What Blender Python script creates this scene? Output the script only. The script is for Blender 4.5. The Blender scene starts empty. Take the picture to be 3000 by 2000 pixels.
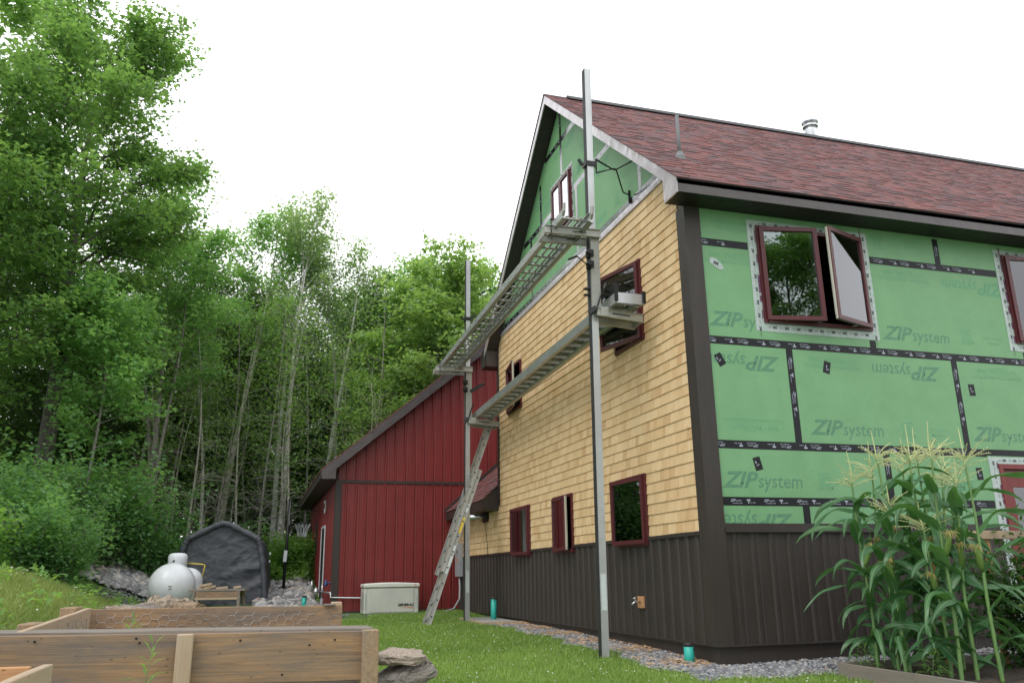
import bpy, bmesh, math, random
import numpy as np
from mathutils import Vector, Matrix
from mathutils import noise as mnoise

# ------------------------------------------------------------ camera, sky, sun
scene = bpy.context.scene
COL = scene.collection
CAM = (-4.7135, -8.1508, 0.7451)
R_ = Vector((0.9568383, -0.29026815, -0.01431313))
U_ = Vector((-0.06583653, -0.26446655, 0.962145))
F_ = Vector((0.2830654, 0.91967486, 0.27216197))
cam_data = bpy.data.cameras.new('camera')
cam_data.sensor_width = 36.0
cam_data.lens = 2422.86 / 3000 * 36
cam_data.clip_start = 0.05
cam_data.clip_end = 2000
cam = bpy.data.objects.new('camera', cam_data)
COL.objects.link(cam)
cam.matrix_world = Matrix(((R_.x, U_.x, -F_.x, CAM[0]), (R_.y, U_.y, -F_.y, CAM[1]), (R_.z, U_.z, -F_.z, CAM[2]), (0, 0, 0, 1)))
scene.camera = cam

SUN_EL, SUN_AZ = math.radians(52), math.radians(232)     # azimuth measured clockwise from +Y
world = bpy.data.worlds.new('World')
scene.world = world
world.use_nodes = True
wn = world.node_tree
wn.nodes.clear()
wo = wn.nodes.new('ShaderNodeOutputWorld')
sky = wn.nodes.new('ShaderNodeTexSky')
sky.sky_type = 'NISHITA'
sky.sun_disc = False
sky.sun_elevation = SUN_EL
sky.sun_rotation = SUN_AZ
bg1 = wn.nodes.new('ShaderNodeBackground')
bg1.inputs[1].default_value = 0.12
bg2 = wn.nodes.new('ShaderNodeBackground')
bg2.inputs[0].default_value = (0.975, 0.985, 1.0, 1)
bg2.inputs[1].default_value = 1.95
mixw = wn.nodes.new('ShaderNodeMixShader')
tc = wn.nodes.new('ShaderNodeTexCoord')
nz = wn.nodes.new('ShaderNodeTexNoise')
nz.inputs['Scale'].default_value = 1.6
nz.inputs['Detail'].default_value = 5
mr = wn.nodes.new('ShaderNodeMapRange')
mr.inputs[1].default_value = 0.35
mr.inputs[2].default_value = 0.6
mr.inputs[3].default_value = 0.5
mr.inputs[4].default_value = 0.97
wn.links.new(tc.outputs['Generated'], nz.inputs['Vector'])
wn.links.new(nz.outputs['Fac'], mr.inputs[0])
wn.links.new(mr.outputs[0], mixw.inputs[0])
wn.links.new(sky.outputs[0], bg1.inputs[0])
wn.links.new(bg1.outputs[0], mixw.inputs[1])
wn.links.new(bg2.outputs[0], mixw.inputs[2])
wn.links.new(mixw.outputs[0], wo.inputs[0])

sun_d = bpy.data.lights.new('sun', 'SUN')
sun_d.energy = 1.4
sun_d.angle = math.radians(25)
sun_d.color = (1.0, 0.96, 0.9)
sun = bpy.data.objects.new('sun', sun_d)
COL.objects.link(sun)
sdir = Vector((math.sin(SUN_AZ) * math.cos(SUN_EL), math.cos(SUN_AZ) * math.cos(SUN_EL), math.sin(SUN_EL)))
sun.rotation_euler = sdir.to_track_quat('Z', 'Y').to_euler()
sun.location = (-20, -20, 40)

vs = scene.view_settings
vs.view_transform = 'Standard'
vs.look = 'None'
vs.exposure = 0.0
vs.gamma = 1.0
vs.use_curve_mapping = False
scene.cycles.max_bounces = 7
scene.cycles.diffuse_bounces = 3
scene.cycles.glossy_bounces = 3
scene.cycles.transmission_bounces = 3
scene.cycles.transparent_max_bounces = 8
scene.cycles.sample_clamp_indirect = 6

RNG = np.random.default_rng(7)
random.seed(7)
PI = math.pi

# ------------------------------------------------------------ ground-plan helpers
FH = (0.29416988, 0.95575315)
RH = (0.95575315, -0.29416988)


def site(u, h):
    """a point of the site plan: u metres across, h metres up the garden from the lawn's south end"""
    return CAM[0] + RH[0] * u + FH[0] * h, CAM[1] + RH[1] * u + FH[1] * h


def to_site(x, y):
    dx, dy = np.asarray(x) - CAM[0], np.asarray(y) - CAM[1]
    return dx * RH[0] + dy * RH[1], dx * FH[0] + dy * FH[1]


def sstep(a, b, x):
    t = np.clip((np.asarray(x, float) - a) / (b - a), 0, 1)
    return t * t * (3 - 2 * t)


GH = np.array([-40, 0, 5, 8, 10, 13, 17, 20, 22, 24, 26, 29, 40, 60, 140.0])
GZ = np.array([-1.6, -.9, -.45, -.26, -.165, -.11, -.075, 0, .12, .5, 1.0, 1.5, 2.2, 3.2, 6.0])


def ground_z(x, y):
    u, h = to_site(x, y)
    z = np.interp(h, GH, GZ)
    a = -u / np.maximum(h, 1.0)
    z = z + 1.0 * sstep(.38, .62, a) * sstep(6, 15, h) * (1 - sstep(26, 34, h))
    z = z + .75 * sstep(.36, .46, a) * sstep(18, 22.5, h) * (1 - sstep(26, 34, h))
    # level pad under and behind the house
    pad = sstep(-3.2, -1.4, np.asarray(x, float)) * sstep(-4.5, -1.5, np.asarray(y, float))
    zc = np.clip(z, -.25, -.02)
    return z * (1 - pad) + zc * pad


# ------------------------------------------------------------ mesh builder
ROOT = {}


class MB:
    def __init__(s):
        s.v, s.f, s.r, s.n = [], [], [], 0

    def add(s, verts, faces, rnd=None):
        k = s.n
        s.v.extend(tuple(p) for p in verts)
        s.f.extend(tuple(i + k for i in q) for q in faces)
        s.r.extend([random.random() if rnd is None else rnd] * len(verts))
        s.n += len(verts)

    def box(s, x0, x1, y0, y1, z0, z1, rnd=None):
        s.add([(x0, y0, z0), (x1, y0, z0), (x1, y1, z0), (x0, y1, z0), (x0, y0, z1), (x1, y0, z1), (x1, y1, z1), (x0, y1, z1)],
              [(0, 3, 2, 1), (4, 5, 6, 7), (0, 1, 5, 4), (1, 2, 6, 5), (2, 3, 7, 6), (3, 0, 4, 7)], rnd)

    def fbox(s, fr, a0, a1, c0, c1, z0, z1, rnd=None):
        O, u, n = fr
        pts = []
        for z in (z0, z1):
            for a, c in ((a0, c0), (a1, c0), (a1, c1), (a0, c1)):
                pts.append((O[0] + u[0] * a + n[0] * c, O[1] + u[1] * a + n[1] * c, O[2] + z))
        s.add(pts, [(0, 3, 2, 1), (4, 5, 6, 7), (0, 1, 5, 4), (1, 2, 6, 5), (2, 3, 7, 6), (3, 0, 4, 7)], rnd)

    def bar(s, p, q, w, h, up=(0, 0, 1), rnd=None):
        """rectangular bar from p to q, w across, h along up"""
        p, q, up = Vector(p), Vector(q), Vector(up)
        d = (q - p).normalized()
        a = d.cross(up)
        if a.length < 1e-5:
            a = d.cross(Vector((1, 0, 0)))
        a.normalize()
        b = a.cross(d)
        a, b = a * (w / 2), b * (h / 2)
        pts = [p - a - b, p + a - b, p + a + b, p - a + b, q - a - b, q + a - b, q + a + b, q - a + b]
        s.add(pts, [(0, 1, 2, 3), (7, 6, 5, 4), (0, 4, 5, 1), (1, 5, 6, 2), (2, 6, 7, 3), (3, 7, 4, 0)], rnd)

    def tube(s, path, rad, n=8, cap=True, rnd=None):
        P = [Vector(p) for p in path]
        if not hasattr(rad, '__len__'):
            rad = [rad] * len(P)
        vs_, fs = [], []
        prev = None
        for i, p in enumerate(P):
            d = (P[min(i + 1, len(P) - 1)] - P[max(i - 1, 0)])
            d.normalize()
            if prev is None:
                a = d.cross(Vector((0, 0, 1)))
                if a.length < .05:
                    a = d.cross(Vector((1, 0, 0)))
            else:
                a = prev - d * prev.dot(d)
            a.normalize()
            prev = a
            b = d.cross(a)
            for k in range(n):
                t = 2 * PI * k / n
                vs_.append(p + (a * math.cos(t) + b * math.sin(t)) * rad[i])
        for i in range(len(P) - 1):
            for k in range(n):
                k2 = (k + 1) % n
                fs.append((i * n + k, i * n + k2, (i + 1) * n + k2, (i + 1) * n + k))
        if cap:
            fs.append(tuple(reversed(range(n))))
            fs.append(tuple((len(P) - 1) * n + k for k in range(n)))
        s.add(vs_, fs, rnd)

    def prism(s, poly, d, rnd=None):
        """flat polygon (3-D points) pushed along d"""
        n = len(poly)
        d = Vector(d)
        A = [Vector(p) for p in poly]
        B = [p + d for p in A]
        fs = [tuple(range(n)), tuple(reversed(range(n, 2 * n)))]
        for i in range(n):
            j = (i + 1) % n
            fs.append((i, n + i, n + j, j))
        s.add(A + B, fs, rnd)

    def lathe(s, c, prof, n=16, axis=(0, 0, 1), rnd=None):
        ax = Vector(axis).normalized()
        a = ax.cross(Vector((0, 0, 1)))
        if a.length < .05:
            a = Vector((1, 0, 0))
        a.normalize()
        b = ax.cross(a)
        c = Vector(c)
        vs_, fs = [], []
        for (r, t) in prof:
            for k in range(n):
                w = 2 * PI * k / n
                vs_.append(c + ax * t + (a * math.cos(w) + b * math.sin(w)) * r)
        for i in range(len(prof) - 1):
            for k in range(n):
                k2 = (k + 1) % n
                fs.append((i * n + k, i * n + k2, (i + 1) * n + k2, (i + 1) * n + k))
        fs.append(tuple(reversed(range(n))))
        fs.append(tuple((len(prof) - 1) * n + k for k in range(n)))
        s.add(vs_, fs, rnd)

    def build(s, name, mat, parent=None, smooth=False, bevel=0, fix=True):
        me = bpy.data.meshes.new(name)
        off = ROOT.get(parent.name, (0, 0, 0)) if parent else (0, 0, 0)
        v = np.array(s.v, dtype=np.float64).reshape(-1, 3) - np.array(off)
        me.from_pydata(v.tolist(), [], s.f)
        if fix or bevel:
            bm = bmesh.new()
            bm.from_mesh(me)
            lay = bm.verts.layers.float.new('rnd')
            bm.verts.ensure_lookup_table()
            for i, w in enumerate(s.r):
                bm.verts[i][lay] = w
            if fix:
                bmesh.ops.recalc_face_normals(bm, faces=bm.faces)
            if bevel:
                bmesh.ops.bevel(bm, geom=[e for e in bm.edges if e.is_manifold and e.calc_face_angle(0) > .6], offset=bevel, segments=1, affect='EDGES', clamp_overlap=True)
            bm.to_mesh(me)
            bm.free()
        else:
            at = me.attributes.new('rnd', 'FLOAT', 'POINT')
            at.data.foreach_set('value', np.array(s.r, dtype=np.float32))
        return link(name, me, mat, parent, smooth)


def link(name, me, mat, parent=None, smooth=False):
    if mat:
        me.materials.append(mat)
    if smooth:
        me.polygons.foreach_set('use_smooth', [True] * len(me.polygons))
    o = bpy.data.objects.new(name, me)
    COL.objects.link(o)
    if parent:
        o.parent = parent
        ROOT[o.name] = ROOT.get(parent.name, (0, 0, 0))
    else:
        ROOT[o.name] = (0, 0, 0)
    return o


def raw(name, verts, faces_flat, nper, mat, parent=None, rnd=None, smooth=False):
    """fast mesh from numpy arrays; every face has nper corners"""
    me = bpy.data.meshes.new(name)
    nv, nf = len(verts), len(faces_flat) // nper
    off = ROOT.get(parent.name, (0, 0, 0)) if parent else (0, 0, 0)
    me.vertices.add(nv)
    me.vertices.foreach_set('co', (np.asarray(verts) - np.array(off)).astype(np.float32).ravel())
    me.loops.add(nf * nper)
    me.loops.foreach_set('vertex_index', np.asarray(faces_flat, dtype=np.int32))
    me.polygons.add(nf)
    me.polygons.foreach_set('loop_start', np.arange(0, nf * nper, nper, dtype=np.int32))
    if rnd is not None:
        at = me.attributes.new('rnd', 'FLOAT', 'POINT')
        at.data.foreach_set('value', np.asarray(rnd, dtype=np.float32))
    me.update(calc_edges=True)
    return link(name, me, mat, parent, smooth)


def empty(name, loc=(0, 0, 0), rz=0.0, parent=None):
    o = bpy.data.objects.new(name, None)
    COL.objects.link(o)
    o.empty_display_size = .2
    if parent:
        base = ROOT.get(parent.name, (0, 0, 0))
        o.parent = parent
        o.location = tuple(loc[i] - base[i] for i in range(3))
    else:
        o.location = loc
        o.rotation_euler = (0, 0, rz)
    ROOT[o.name] = tuple(loc)
    return o


def tag(o, label=None, cat=None, group=None, kind=None):
    if label:
        o['label'] = label
    if cat:
        o['category'] = cat
    if group:
        o['group'] = group
    if kind:
        o['kind'] = kind
    return o


def copy_tree(o, parent=None):
    c = o.copy()
    COL.objects.link(c)
    c.parent = parent
    for ch in list(o.children):
        copy_tree(ch, c)
    return c


# ------------------------------------------------------------ materials
def new_mat(name):
    m = bpy.data.materials.new(name)
    m.use_nodes = True
    nt = m.node_tree
    return m, nt, nt.nodes['Principled BSDF']


def nd(nt, kind, **kw):
    n = nt.nodes.new(kind)
    for k, v in kw.items():
        setattr(n, k, v)
    return n


def ramp(nt, stops):
    r = nt.nodes.new('ShaderNodeValToRGB')
    el = r.color_ramp.elements
    while len(el) < len(stops):
        el.new(.5)
    for e, (p, c) in zip(el, stops):
        e.position = p
        e.color = (*c, 1)
    return r


def noise(nt, scale, detail=4, rough=.55, stretch=None, dist=0):
    t = nt.nodes.new('ShaderNodeTexCoord')
    n = nt.nodes.new('ShaderNodeTexNoise')
    n.inputs['Scale'].default_value = scale
    n.inputs['Detail'].default_value = detail
    n.inputs['Roughness'].default_value = rough
    n.inputs['Distortion'].default_value = dist
    if stretch:
        mp = nt.nodes.new('ShaderNodeMapping')
        mp.inputs['Scale'].default_value = stretch
        nt.links.new(t.outputs['Object'], mp.inputs[0])
        nt.links.new(mp.outputs[0], n.inputs['Vector'])
    else:
        nt.links.new(t.outputs['Object'], n.inputs['Vector'])
    return n


def mixc(nt, a, b, fac, mode='MIX'):
    m = nt.nodes.new('ShaderNodeMix')
    m.data_type = 'RGBA'
    m.blend_type = mode
    for sock, val in ((m.inputs[0], fac), (m.inputs[6], a), (m.inputs[7], b)):
        if hasattr(val, 'links') or isinstance(val, bpy.types.NodeSocket):
            nt.links.new(val, sock)
        elif isinstance(val, (int, float)):
            sock.default_value = val
        else:
            sock.default_value = (*val, 1)
    return m.outputs[2]


def bump(nt, bsdf, height, strength=.3, dist=.01):
    b = nt.nodes.new('ShaderNodeBump')
    b.inputs['Strength'].default_value = strength
    b.inputs['Distance'].default_value = dist
    nt.links.new(height, b.inputs['Height'])
    nt.links.new(b.outputs[0], bsdf.inputs['Normal'])


def rnd_attr(nt):
    a = nt.nodes.new('ShaderNodeAttribute')
    a.attribute_name = 'rnd'
    return a.outputs['Fac']


def simple(name, c1, c2=None, scale=6, rough=.5, metal=0, stretch=None, bumps=0, bscale=None, detail=4):
    m, nt, b = new_mat(name)
    b.inputs['Roughness'].default_value = rough
    b.inputs['Metallic'].default_value = metal
    if c2 is None:
        c2 = tuple(x * .8 for x in c1)
    n = noise(nt, scale, detail, stretch=stretch)
    r = ramp(nt, [(.3, c1), (.7, c2)])
    nt.links.new(n.outputs['Fac'], r.inputs[0])
    nt.links.new(r.outputs[0], b.inputs['Base Color'])
    if bumps:
        n2 = noise(nt, bscale or scale * 4, 4, stretch=stretch)
        bump(nt, b, n2.outputs['Fac'], bumps, .004)
    return m


def by_rnd(name, stops, scale=30, rough=.6, stretch=None, dark=(.75, 1.15), bumps=.2, metal=0):
    """colour picked per piece, with grain on top"""
    m, nt, b = new_mat(name)
    b.inputs['Roughness'].default_value = rough
    b.inputs['Metallic'].default_value = metal
    r = ramp(nt, stops)
    nt.links.new(rnd_attr(nt), r.inputs[0])
    n = noise(nt, scale, 5, .6, stretch=stretch)
    r2 = ramp(nt, [(.25, (dark[0],) * 3), (.75, (dark[1],) * 3)])
    nt.links.new(n.outputs['Fac'], r2.inputs[0])
    c = mixc(nt, r.outputs[0], r2.outputs[0], 1.0, 'MULTIPLY')
    nt.links.new(c, b.inputs['Base Color'])
    if bumps:
        bump(nt, b, n.outputs['Fac'], bumps, .004)
    return m


def leaf_mat(name, c_dark, c_light, trans=.4, tcol=None, rough=.45):
    m, nt, b = new_mat(name)
    r = ramp(nt, [(0, c_dark), (1, c_light)])
    n = noise(nt, .55, 3)
    mth = nd(nt, 'ShaderNodeMath', operation='MULTIPLY_ADD')
    nt.links.new(rnd_attr(nt), mth.inputs[0])
    mth.inputs[1].default_value = .55
    ms = nd(nt, 'ShaderNodeMath', operation='MULTIPLY_ADD')
    nt.links.new(n.outputs['Fac'], ms.inputs[0])
    ms.inputs[1].default_value = 1.6
    ms.inputs[2].default_value = -.55
    nt.links.new(ms.outputs[0], mth.inputs[2])
    nt.links.new(mth.outputs[0], r.inputs[0])
    nt.links.new(r.outputs[0], b.inputs['Base Color'])
    b.inputs['Roughness'].default_value = rough
    b.inputs['Specular IOR Level'].default_value = .35
    tr = nd(nt, 'ShaderNodeBsdfTranslucent')
    tcol = tcol or (1.9, 1.8, .9)
    mul = mixc(nt, r.outputs[0], tcol, 1.0, 'MULTIPLY')
    nt.links.new(mul, tr.inputs[0])
    mx = nd(nt, 'ShaderNodeMixShader')
    mx.inputs[0].default_value = trans
    nt.links.new(b.outputs[0], mx.inputs[1])
    nt.links.new(tr.outputs[0], mx.inputs[2])
    nt.links.new(mx.outputs[0], nt.nodes['Material Output'].inputs[0])
    return m


def glass_mat(name, tint=(.9, .97, .95), reflect=1.0):
    m, nt, b = new_mat(name)
    nt.nodes.remove(b)
    tr = nd(nt, 'ShaderNodeBsdfTransparent')
    tr.inputs[0].default_value = (*tint, 1)
    gl = nd(nt, 'ShaderNodeBsdfGlossy')
    gl.inputs[0].default_value = (.95, .96, 1, 1)
    gl.inputs['Roughness'].default_value = .01
    fr = nd(nt, 'ShaderNodeFresnel')
    fr.inputs[0].default_value = 1.75
    mu = nd(nt, 'ShaderNodeMath', operation='MULTIPLY')
    mu.use_clamp = True
    mu.inputs[1].default_value = reflect
    nt.links.new(fr.outputs[0], mu.inputs[0])
    mx = nd(nt, 'ShaderNodeMixShader')
    nt.links.new(mu.outputs[0], mx.inputs[0])
    nt.links.new(tr.outputs[0], mx.inputs[1])
    nt.links.new(gl.outputs[0], mx.inputs[2])
    nt.links.new(mx.outputs[0], nt.nodes['Material Output'].inputs[0])
    return m


def zip_mat():
    m, nt, b = new_mat('green_sheathing')
    n = noise(nt, 3.0, 5)
    r = ramp(nt, [(.3, (.142, .314, .146)), (.7, (.167, .354, .170))])
    nt.links.new(n.outputs['Fac'], r.inputs[0])
    nt.links.new(r.outputs[0], b.inputs['Base Color'])
    b.inputs['Roughness'].default_value = .5
    n2 = noise(nt, 160, 3)
    bump(nt, b, n2.outputs['Fac'], .15, .002)
    sc = noise(nt, 4, 8, .75, stretch=(1, 1, .35), dist=1.2)
    rc = ramp(nt, [(.30, (.86, .88, .86)), (.42, (1, 1, 1)), (.66, (1, 1, 1)), (.74, (1.07, 1.05, 1.06))])
    nt.links.new(sc.outputs['Fac'], rc.inputs[0])
    nt.links.new(mixc(nt, r.outputs[0], rc.outputs[0], 1.0, 'MULTIPLY'), b.inputs['Base Color'])
    return m


def cedar_mat():
    m, nt, b = new_mat('cedar_shingle')
    r = ramp(nt, [(0, (.53, .345, .175)), (.12, (.60, .42, .225)), (.5, (.645, .465, .26)), (.85, (.69, .515, .305)), (1, (.57, .375, .185))])
    nt.links.new(rnd_attr(nt), r.inputs[0])
    n = noise(nt, 5, 6, .7, stretch=(6, 16, 1.0), dist=.4)
    r2 = ramp(nt, [(.28, (.80, .68, .52)), (.48, (1, .99, .97)), (.72, (1.08, 1.08, 1.08))])
    nt.links.new(n.outputs['Fac'], r2.inputs[0])
    c = mixc(nt, r.outputs[0], r2.outputs[0], 1.0, 'MULTIPLY')
    k = noise(nt, 9, 3, .6, stretch=(1, 2.2, .7))
    r3 = ramp(nt, [(.66, (1, 1, 1)), (.74, (.58, .40, .25))])
    nt.links.new(k.outputs['Fac'], r3.inputs[0])
    c = mixc(nt, c, r3.outputs[0], 1.0, 'MULTIPLY')
    nt.links.new(c, b.inputs['Base Color'])
    b.inputs['Roughness'].default_value = .7
    bump(nt, b, n.outputs['Fac'], .25, .003)
    return m


def roof_mat():
    m, nt, b = new_mat('roof_shingle')
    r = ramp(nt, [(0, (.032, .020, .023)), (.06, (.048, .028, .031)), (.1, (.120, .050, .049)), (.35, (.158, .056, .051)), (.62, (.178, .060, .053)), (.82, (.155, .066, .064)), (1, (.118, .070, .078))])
    nt.links.new(rnd_attr(nt), r.inputs[0])
    n = noise(nt, 90, 3, .7)
    r2 = ramp(nt, [(.3, (.7, .7, .7)), (.7, (1.25, 1.25, 1.25))])
    nt.links.new(n.outputs['Fac'], r2.inputs[0])
    c = mixc(nt, r.outputs[0], r2.outputs[0], 1.0, 'MULTIPLY')
    nt.links.new(c, b.inputs['Base Color'])
    b.inputs['Roughness'].default_value = .8
    bump(nt, b, n.outputs['Fac'], .3, .004)
    return m


def metal_mat(name, c, rough=.35, metal=0, spec=.5, wav=0, streak=False):
    m, nt, b = new_mat(name)
    n = noise(nt, 2.5, 6, .65)
    r = ramp(nt, [(.3, tuple(x * .90 for x in c)), (.7, tuple(min(1, x * 1.09) for x in c))])
    nt.links.new(n.outputs['Fac'], r.inputs[0])
    ns = noise(nt, 6, 5, .7, stretch=(3, 3, .25))
    rs_ = ramp(nt, [(.3, (.86, .86, .86)), (.62, (1.06, 1.06, 1.06))])
    nt.links.new(ns.outputs['Fac'], rs_.inputs[0])
    nt.links.new(mixc(nt, r.outputs[0], rs_.outputs[0], 1.0 if streak else 0.0, 'MULTIPLY'), b.inputs['Base Color'])
    n2 = noise(nt, 14, 3)
    mp = nd(nt, 'ShaderNodeMapRange')
    mp.inputs[3].default_value = rough * .85
    mp.inputs[4].default_value = rough * 1.2
    nt.links.new(n2.outputs['Fac'], mp.inputs[0])
    nt.links.new(mp.outputs[0], b.inputs['Roughness'])
    b.inputs['Metallic'].default_value = metal
    b.inputs['Specular IOR Level'].default_value = spec
    if wav:
        n3 = noise(nt, 3.2, 2)
        bump(nt, b, n3.outputs['Fac'], wav, .03)
    return m


def board_mat(name, cA, cB, grey, stretch=(1, 30, 30), weather=.5, scale=1.7):
    m, nt, b = new_mat(name)
    n = noise(nt, scale, 9, .7, stretch=stretch, dist=.8)
    r = ramp(nt, [(.28, cA), (.62, cB)])
    nt.links.new(n.outputs['Fac'], r.inputs[0])
    w = noise(nt, 1.5, 8, .72, stretch=(1, 4, 4), dist=.5)
    r2 = ramp(nt, [(.35, (0, 0, 0)), (.75, (1, 1, 1))])
    nt.links.new(w.outputs['Fac'], r2.inputs[0])
    mu = nd(nt, 'ShaderNodeMath', operation='MULTIPLY')
    mu.inputs[1].default_value = weather
    nt.links.new(r2.outputs[0], mu.inputs[0])
    c = mixc(nt, r.outputs[0], grey, mu.outputs[0])
    kn = nt.nodes.new('ShaderNodeTexVoronoi')
    t = nt.nodes.new('ShaderNodeTexCoord')
    mp = nt.nodes.new('ShaderNodeMapping')
    mp.inputs['Scale'].default_value = (2.2, 3.2, 5.5)
    nt.links.new(t.outputs['Object'], mp.inputs[0])
    nt.links.new(mp.outputs[0], kn.inputs['Vector'])
    r3 = ramp(nt, [(.05, (.28, .2, .14)), (.11, (1, 1, 1))])
    nt.links.new(kn.outputs['Distance'], r3.inputs[0])
    c = mixc(nt, c, r3.outputs[0], 1.0, 'MULTIPLY')
    nt.links.new(c, b.inputs['Base Color'])
    b.inputs['Roughness'].default_value = .75
    bump(nt, b, n.outputs['Fac'], .35, .004)
    return m


M = {}
M['zip'] = zip_mat()
M['print'] = simple('panel_ink', (.070, .185, .105), (.105, .26, .150), 40, .55)
M['print_faint'] = simple('faint_panel_ink', (.09, .27, .14), (.115, .33, .17), 40, .55)
M['tape'] = metal_mat('black_tape', (.010, .010, .013), .14, 0, .7, .12)
M['tape'].node_tree.nodes['Principled BSDF'].inputs['Coat Weight'].default_value = 1.0
M['tape'].node_tree.nodes['Principled BSDF'].inputs['Coat Roughness'].default_value = .12
M['tape_ink'] = simple('tape_ink', (.42, .45, .52), (.30, .33, .42), 30, .5)
M['silver_tape'] = simple('clear_flashing_tape', (.46, .50, .50), (.30, .40, .36), 14, .3)
M['tape_mark'] = simple('flashing_tape_ink', (.03, .03, .035), None, 10, .5)
M['primer'] = simple('purple_primer', (.10, .035, .09), (.2, .1, .17), 25, .5)
M['cedar'] = cedar_mat()
M['roof'] = roof_mat()
M['brown'] = metal_mat('dark_brown_metal', (.040, .0325, .0285), .45, 0, .35, 0, True)
M['tape_matt'] = metal_mat('matt_black_tape', (.010, .010, .013), .42, 0, .25, .12)
M['coil_sheen'] = metal_mat('sky_sheen_coil', (.52, .475, .51), .22, .3, .6, .5)  # brown coil trim; the sky's reflection is painted in as a pale base colour
M['brown_coil'] = metal_mat('brown_coil_trim', (.060, .050, .050), .32, .25, .7, .6)
M['soffit'] = metal_mat('soffit_vinyl', (.030, .026, .026), .5, 0, .4)
M['red'] = metal_mat('red_siding', (.172, .021, .020), .42, 0, .4, 0, True)
M['maroon'] = metal_mat('maroon_frame', (.085, .016, .020), .35, 0, .5)
M['glass'] = glass_mat('window_glass', (.62, .72, .68), 1.5)
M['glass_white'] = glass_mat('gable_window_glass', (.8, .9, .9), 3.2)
M['vinyl'] = simple('pale_sash_edge', (.5, .5, .42), (.42, .42, .36), 8, .5)
M['interior'] = simple('interior_board', (.16, .15, .13), (.11, .10, .09), 2, .8)
M['alu'] = metal_mat('aluminium', (.50, .51, .51), .42, .75, .5)
M['alu_dull'] = metal_mat('weathered_aluminium', (.38, .38, .35), .5, .5, .5)
M['steel'] = metal_mat('galvanised_steel', (.62, .63, .65), .3, .85, .5)
M['rubber'] = simple('black_rubber', (.015, .015, .017), (.03, .03, .03), 12, .6)
M['iron'] = metal_mat('black_iron', (.014, .014, .015), .4, .3, .5)
M['teal'] = simple('teal_plastic', (.03, .42, .34), (.02, .36, .29), 6, .45)
M['white'] = metal_mat('white_paint', (.74, .76, .79), .28, 0, .5)
M['beige'] = metal_mat('generator_beige', (.52, .53, .48), .38, 0, .5)
M['cream'] = metal_mat('generator_lid', (.66, .65, .60), .35, 0, .5)
M['black'] = simple('black_plastic', (.012, .012, .012), None, 8, .5)
M['orange'] = simple('orange_print', (.62, .16, .05), None, 8, .5)
M['grey_plastic'] = simple('grey_plastic', (.32, .33, .34), (.27, .28, .29), 7, .5)
M['blue'] = simple('blue_regulator', (.05, .09, .26), None, 9, .45)
M['yellow'] = simple('yellow_coating', (.75, .55, .06), None, 9, .5)
M['label'] = simple('paper_label', (.62, .66, .66), (.5, .56, .55), 40, .5)
M['tarp'] = simple('charcoal_fabric', (.060, .065, .078), (.085, .091, .106), 3, .6, bumps=.25, bscale=9)
M['board'] = board_mat('weathered_board', (.12, .073, .040), (.42, .245, .112), (.125, .12, .115), weather=.95)
M['board_grey'] = board_mat('grey_board', (.14, .115, .09), (.24, .20, .16), (.19, .185, .175), weather=.7)
M['board_pale'] = board_mat('pale_board', (.36, .25, .155), (.46, .34, .22), (.36, .32, .27), weather=.5)
M['board_fresh'] = board_mat('fresh_board', (.42, .20, .075), (.55, .29, .125), (.34, .23, .15), weather=.4)
M['post'] = board_mat('post_wood', (.15, .09, .048), (.40, .26, .14), (.20, .18, .15), stretch=(26, 26, 1), weather=.7)
M['wire'] = metal_mat('galvanised_wire', (.36, .34, .31), .5, .5)
M['stone'] = by_rnd('flat_stone', [(0, (.20, .165, .135)), (.35, (.30, .275, .245)), (.7, (.40, .36, .31)), (1, (.33, .235, .155))], 11, .85, dark=(.35, 1.3), bumps=1.0)
M['gravel'] = by_rnd('gravel_stone', [(0, (.10, .105, .115)), (.4, (.20, .21, .225)), (.75, (.31, .31, .315)), (.93, (.42, .40, .38)), (1, (.26, .19, .15))], 40, .8, dark=(.7, 1.2), bumps=0)
M['rock'] = by_rnd('broken_rock', [(0, (.13, .13, .135)), (.35, (.32, .315, .315)), (.8, (.56, .545, .53)), (1, (.47, .39, .34))], 9, .85, dark=(.6, 1.2), bumps=.3)
M['chip'] = by_rnd('cedar_chip', [(0, (.42, .24, .11)), (1, (.62, .40, .2))], 30, .7, bumps=0)
M['soil'] = simple('garden_soil', (.030, .022, .017), (.085, .065, .05), 30, .95, bumps=.8, bscale=45)
M['concrete'] = simple('pad_concrete', (.36, .36, .34), (.27, .27, .25), 9, .85, bumps=.2)

# ------------------------------------------------------------ flat lettering
GLY = {}


def glyphs(body, shear=0.0, bold=0.0):
    k = (body, shear, bold)
    if k not in GLY:
        cu = bpy.data.curves.new('t', 'FONT')
        cu.body = body
        cu.shear = shear
        cu.offset = bold
        cu.resolution_u = 2
        o = bpy.data.objects.new('t', cu)
        COL.objects.link(o)
        dg = bpy.context.evaluated_depsgraph_get()
        me = o.evaluated_get(dg).to_mesh()
        v = np.array([(p.co.x, p.co.y) for p in me.vertices])
        f = [tuple(q.vertices) for q in me.polygons]
        o.evaluated_get(dg).to_mesh_clear()
        bpy.data.objects.remove(o)
        bpy.data.curves.remove(cu)
        v -= v.min(0)
        GLY[k] = (v / np.maximum(v.max(0), 1e-6), f)
    return GLY[k]


def on_plane(pl, a, z, off):
    return (a, -off, z) if pl == 'S' else (-off, a, z)


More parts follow.
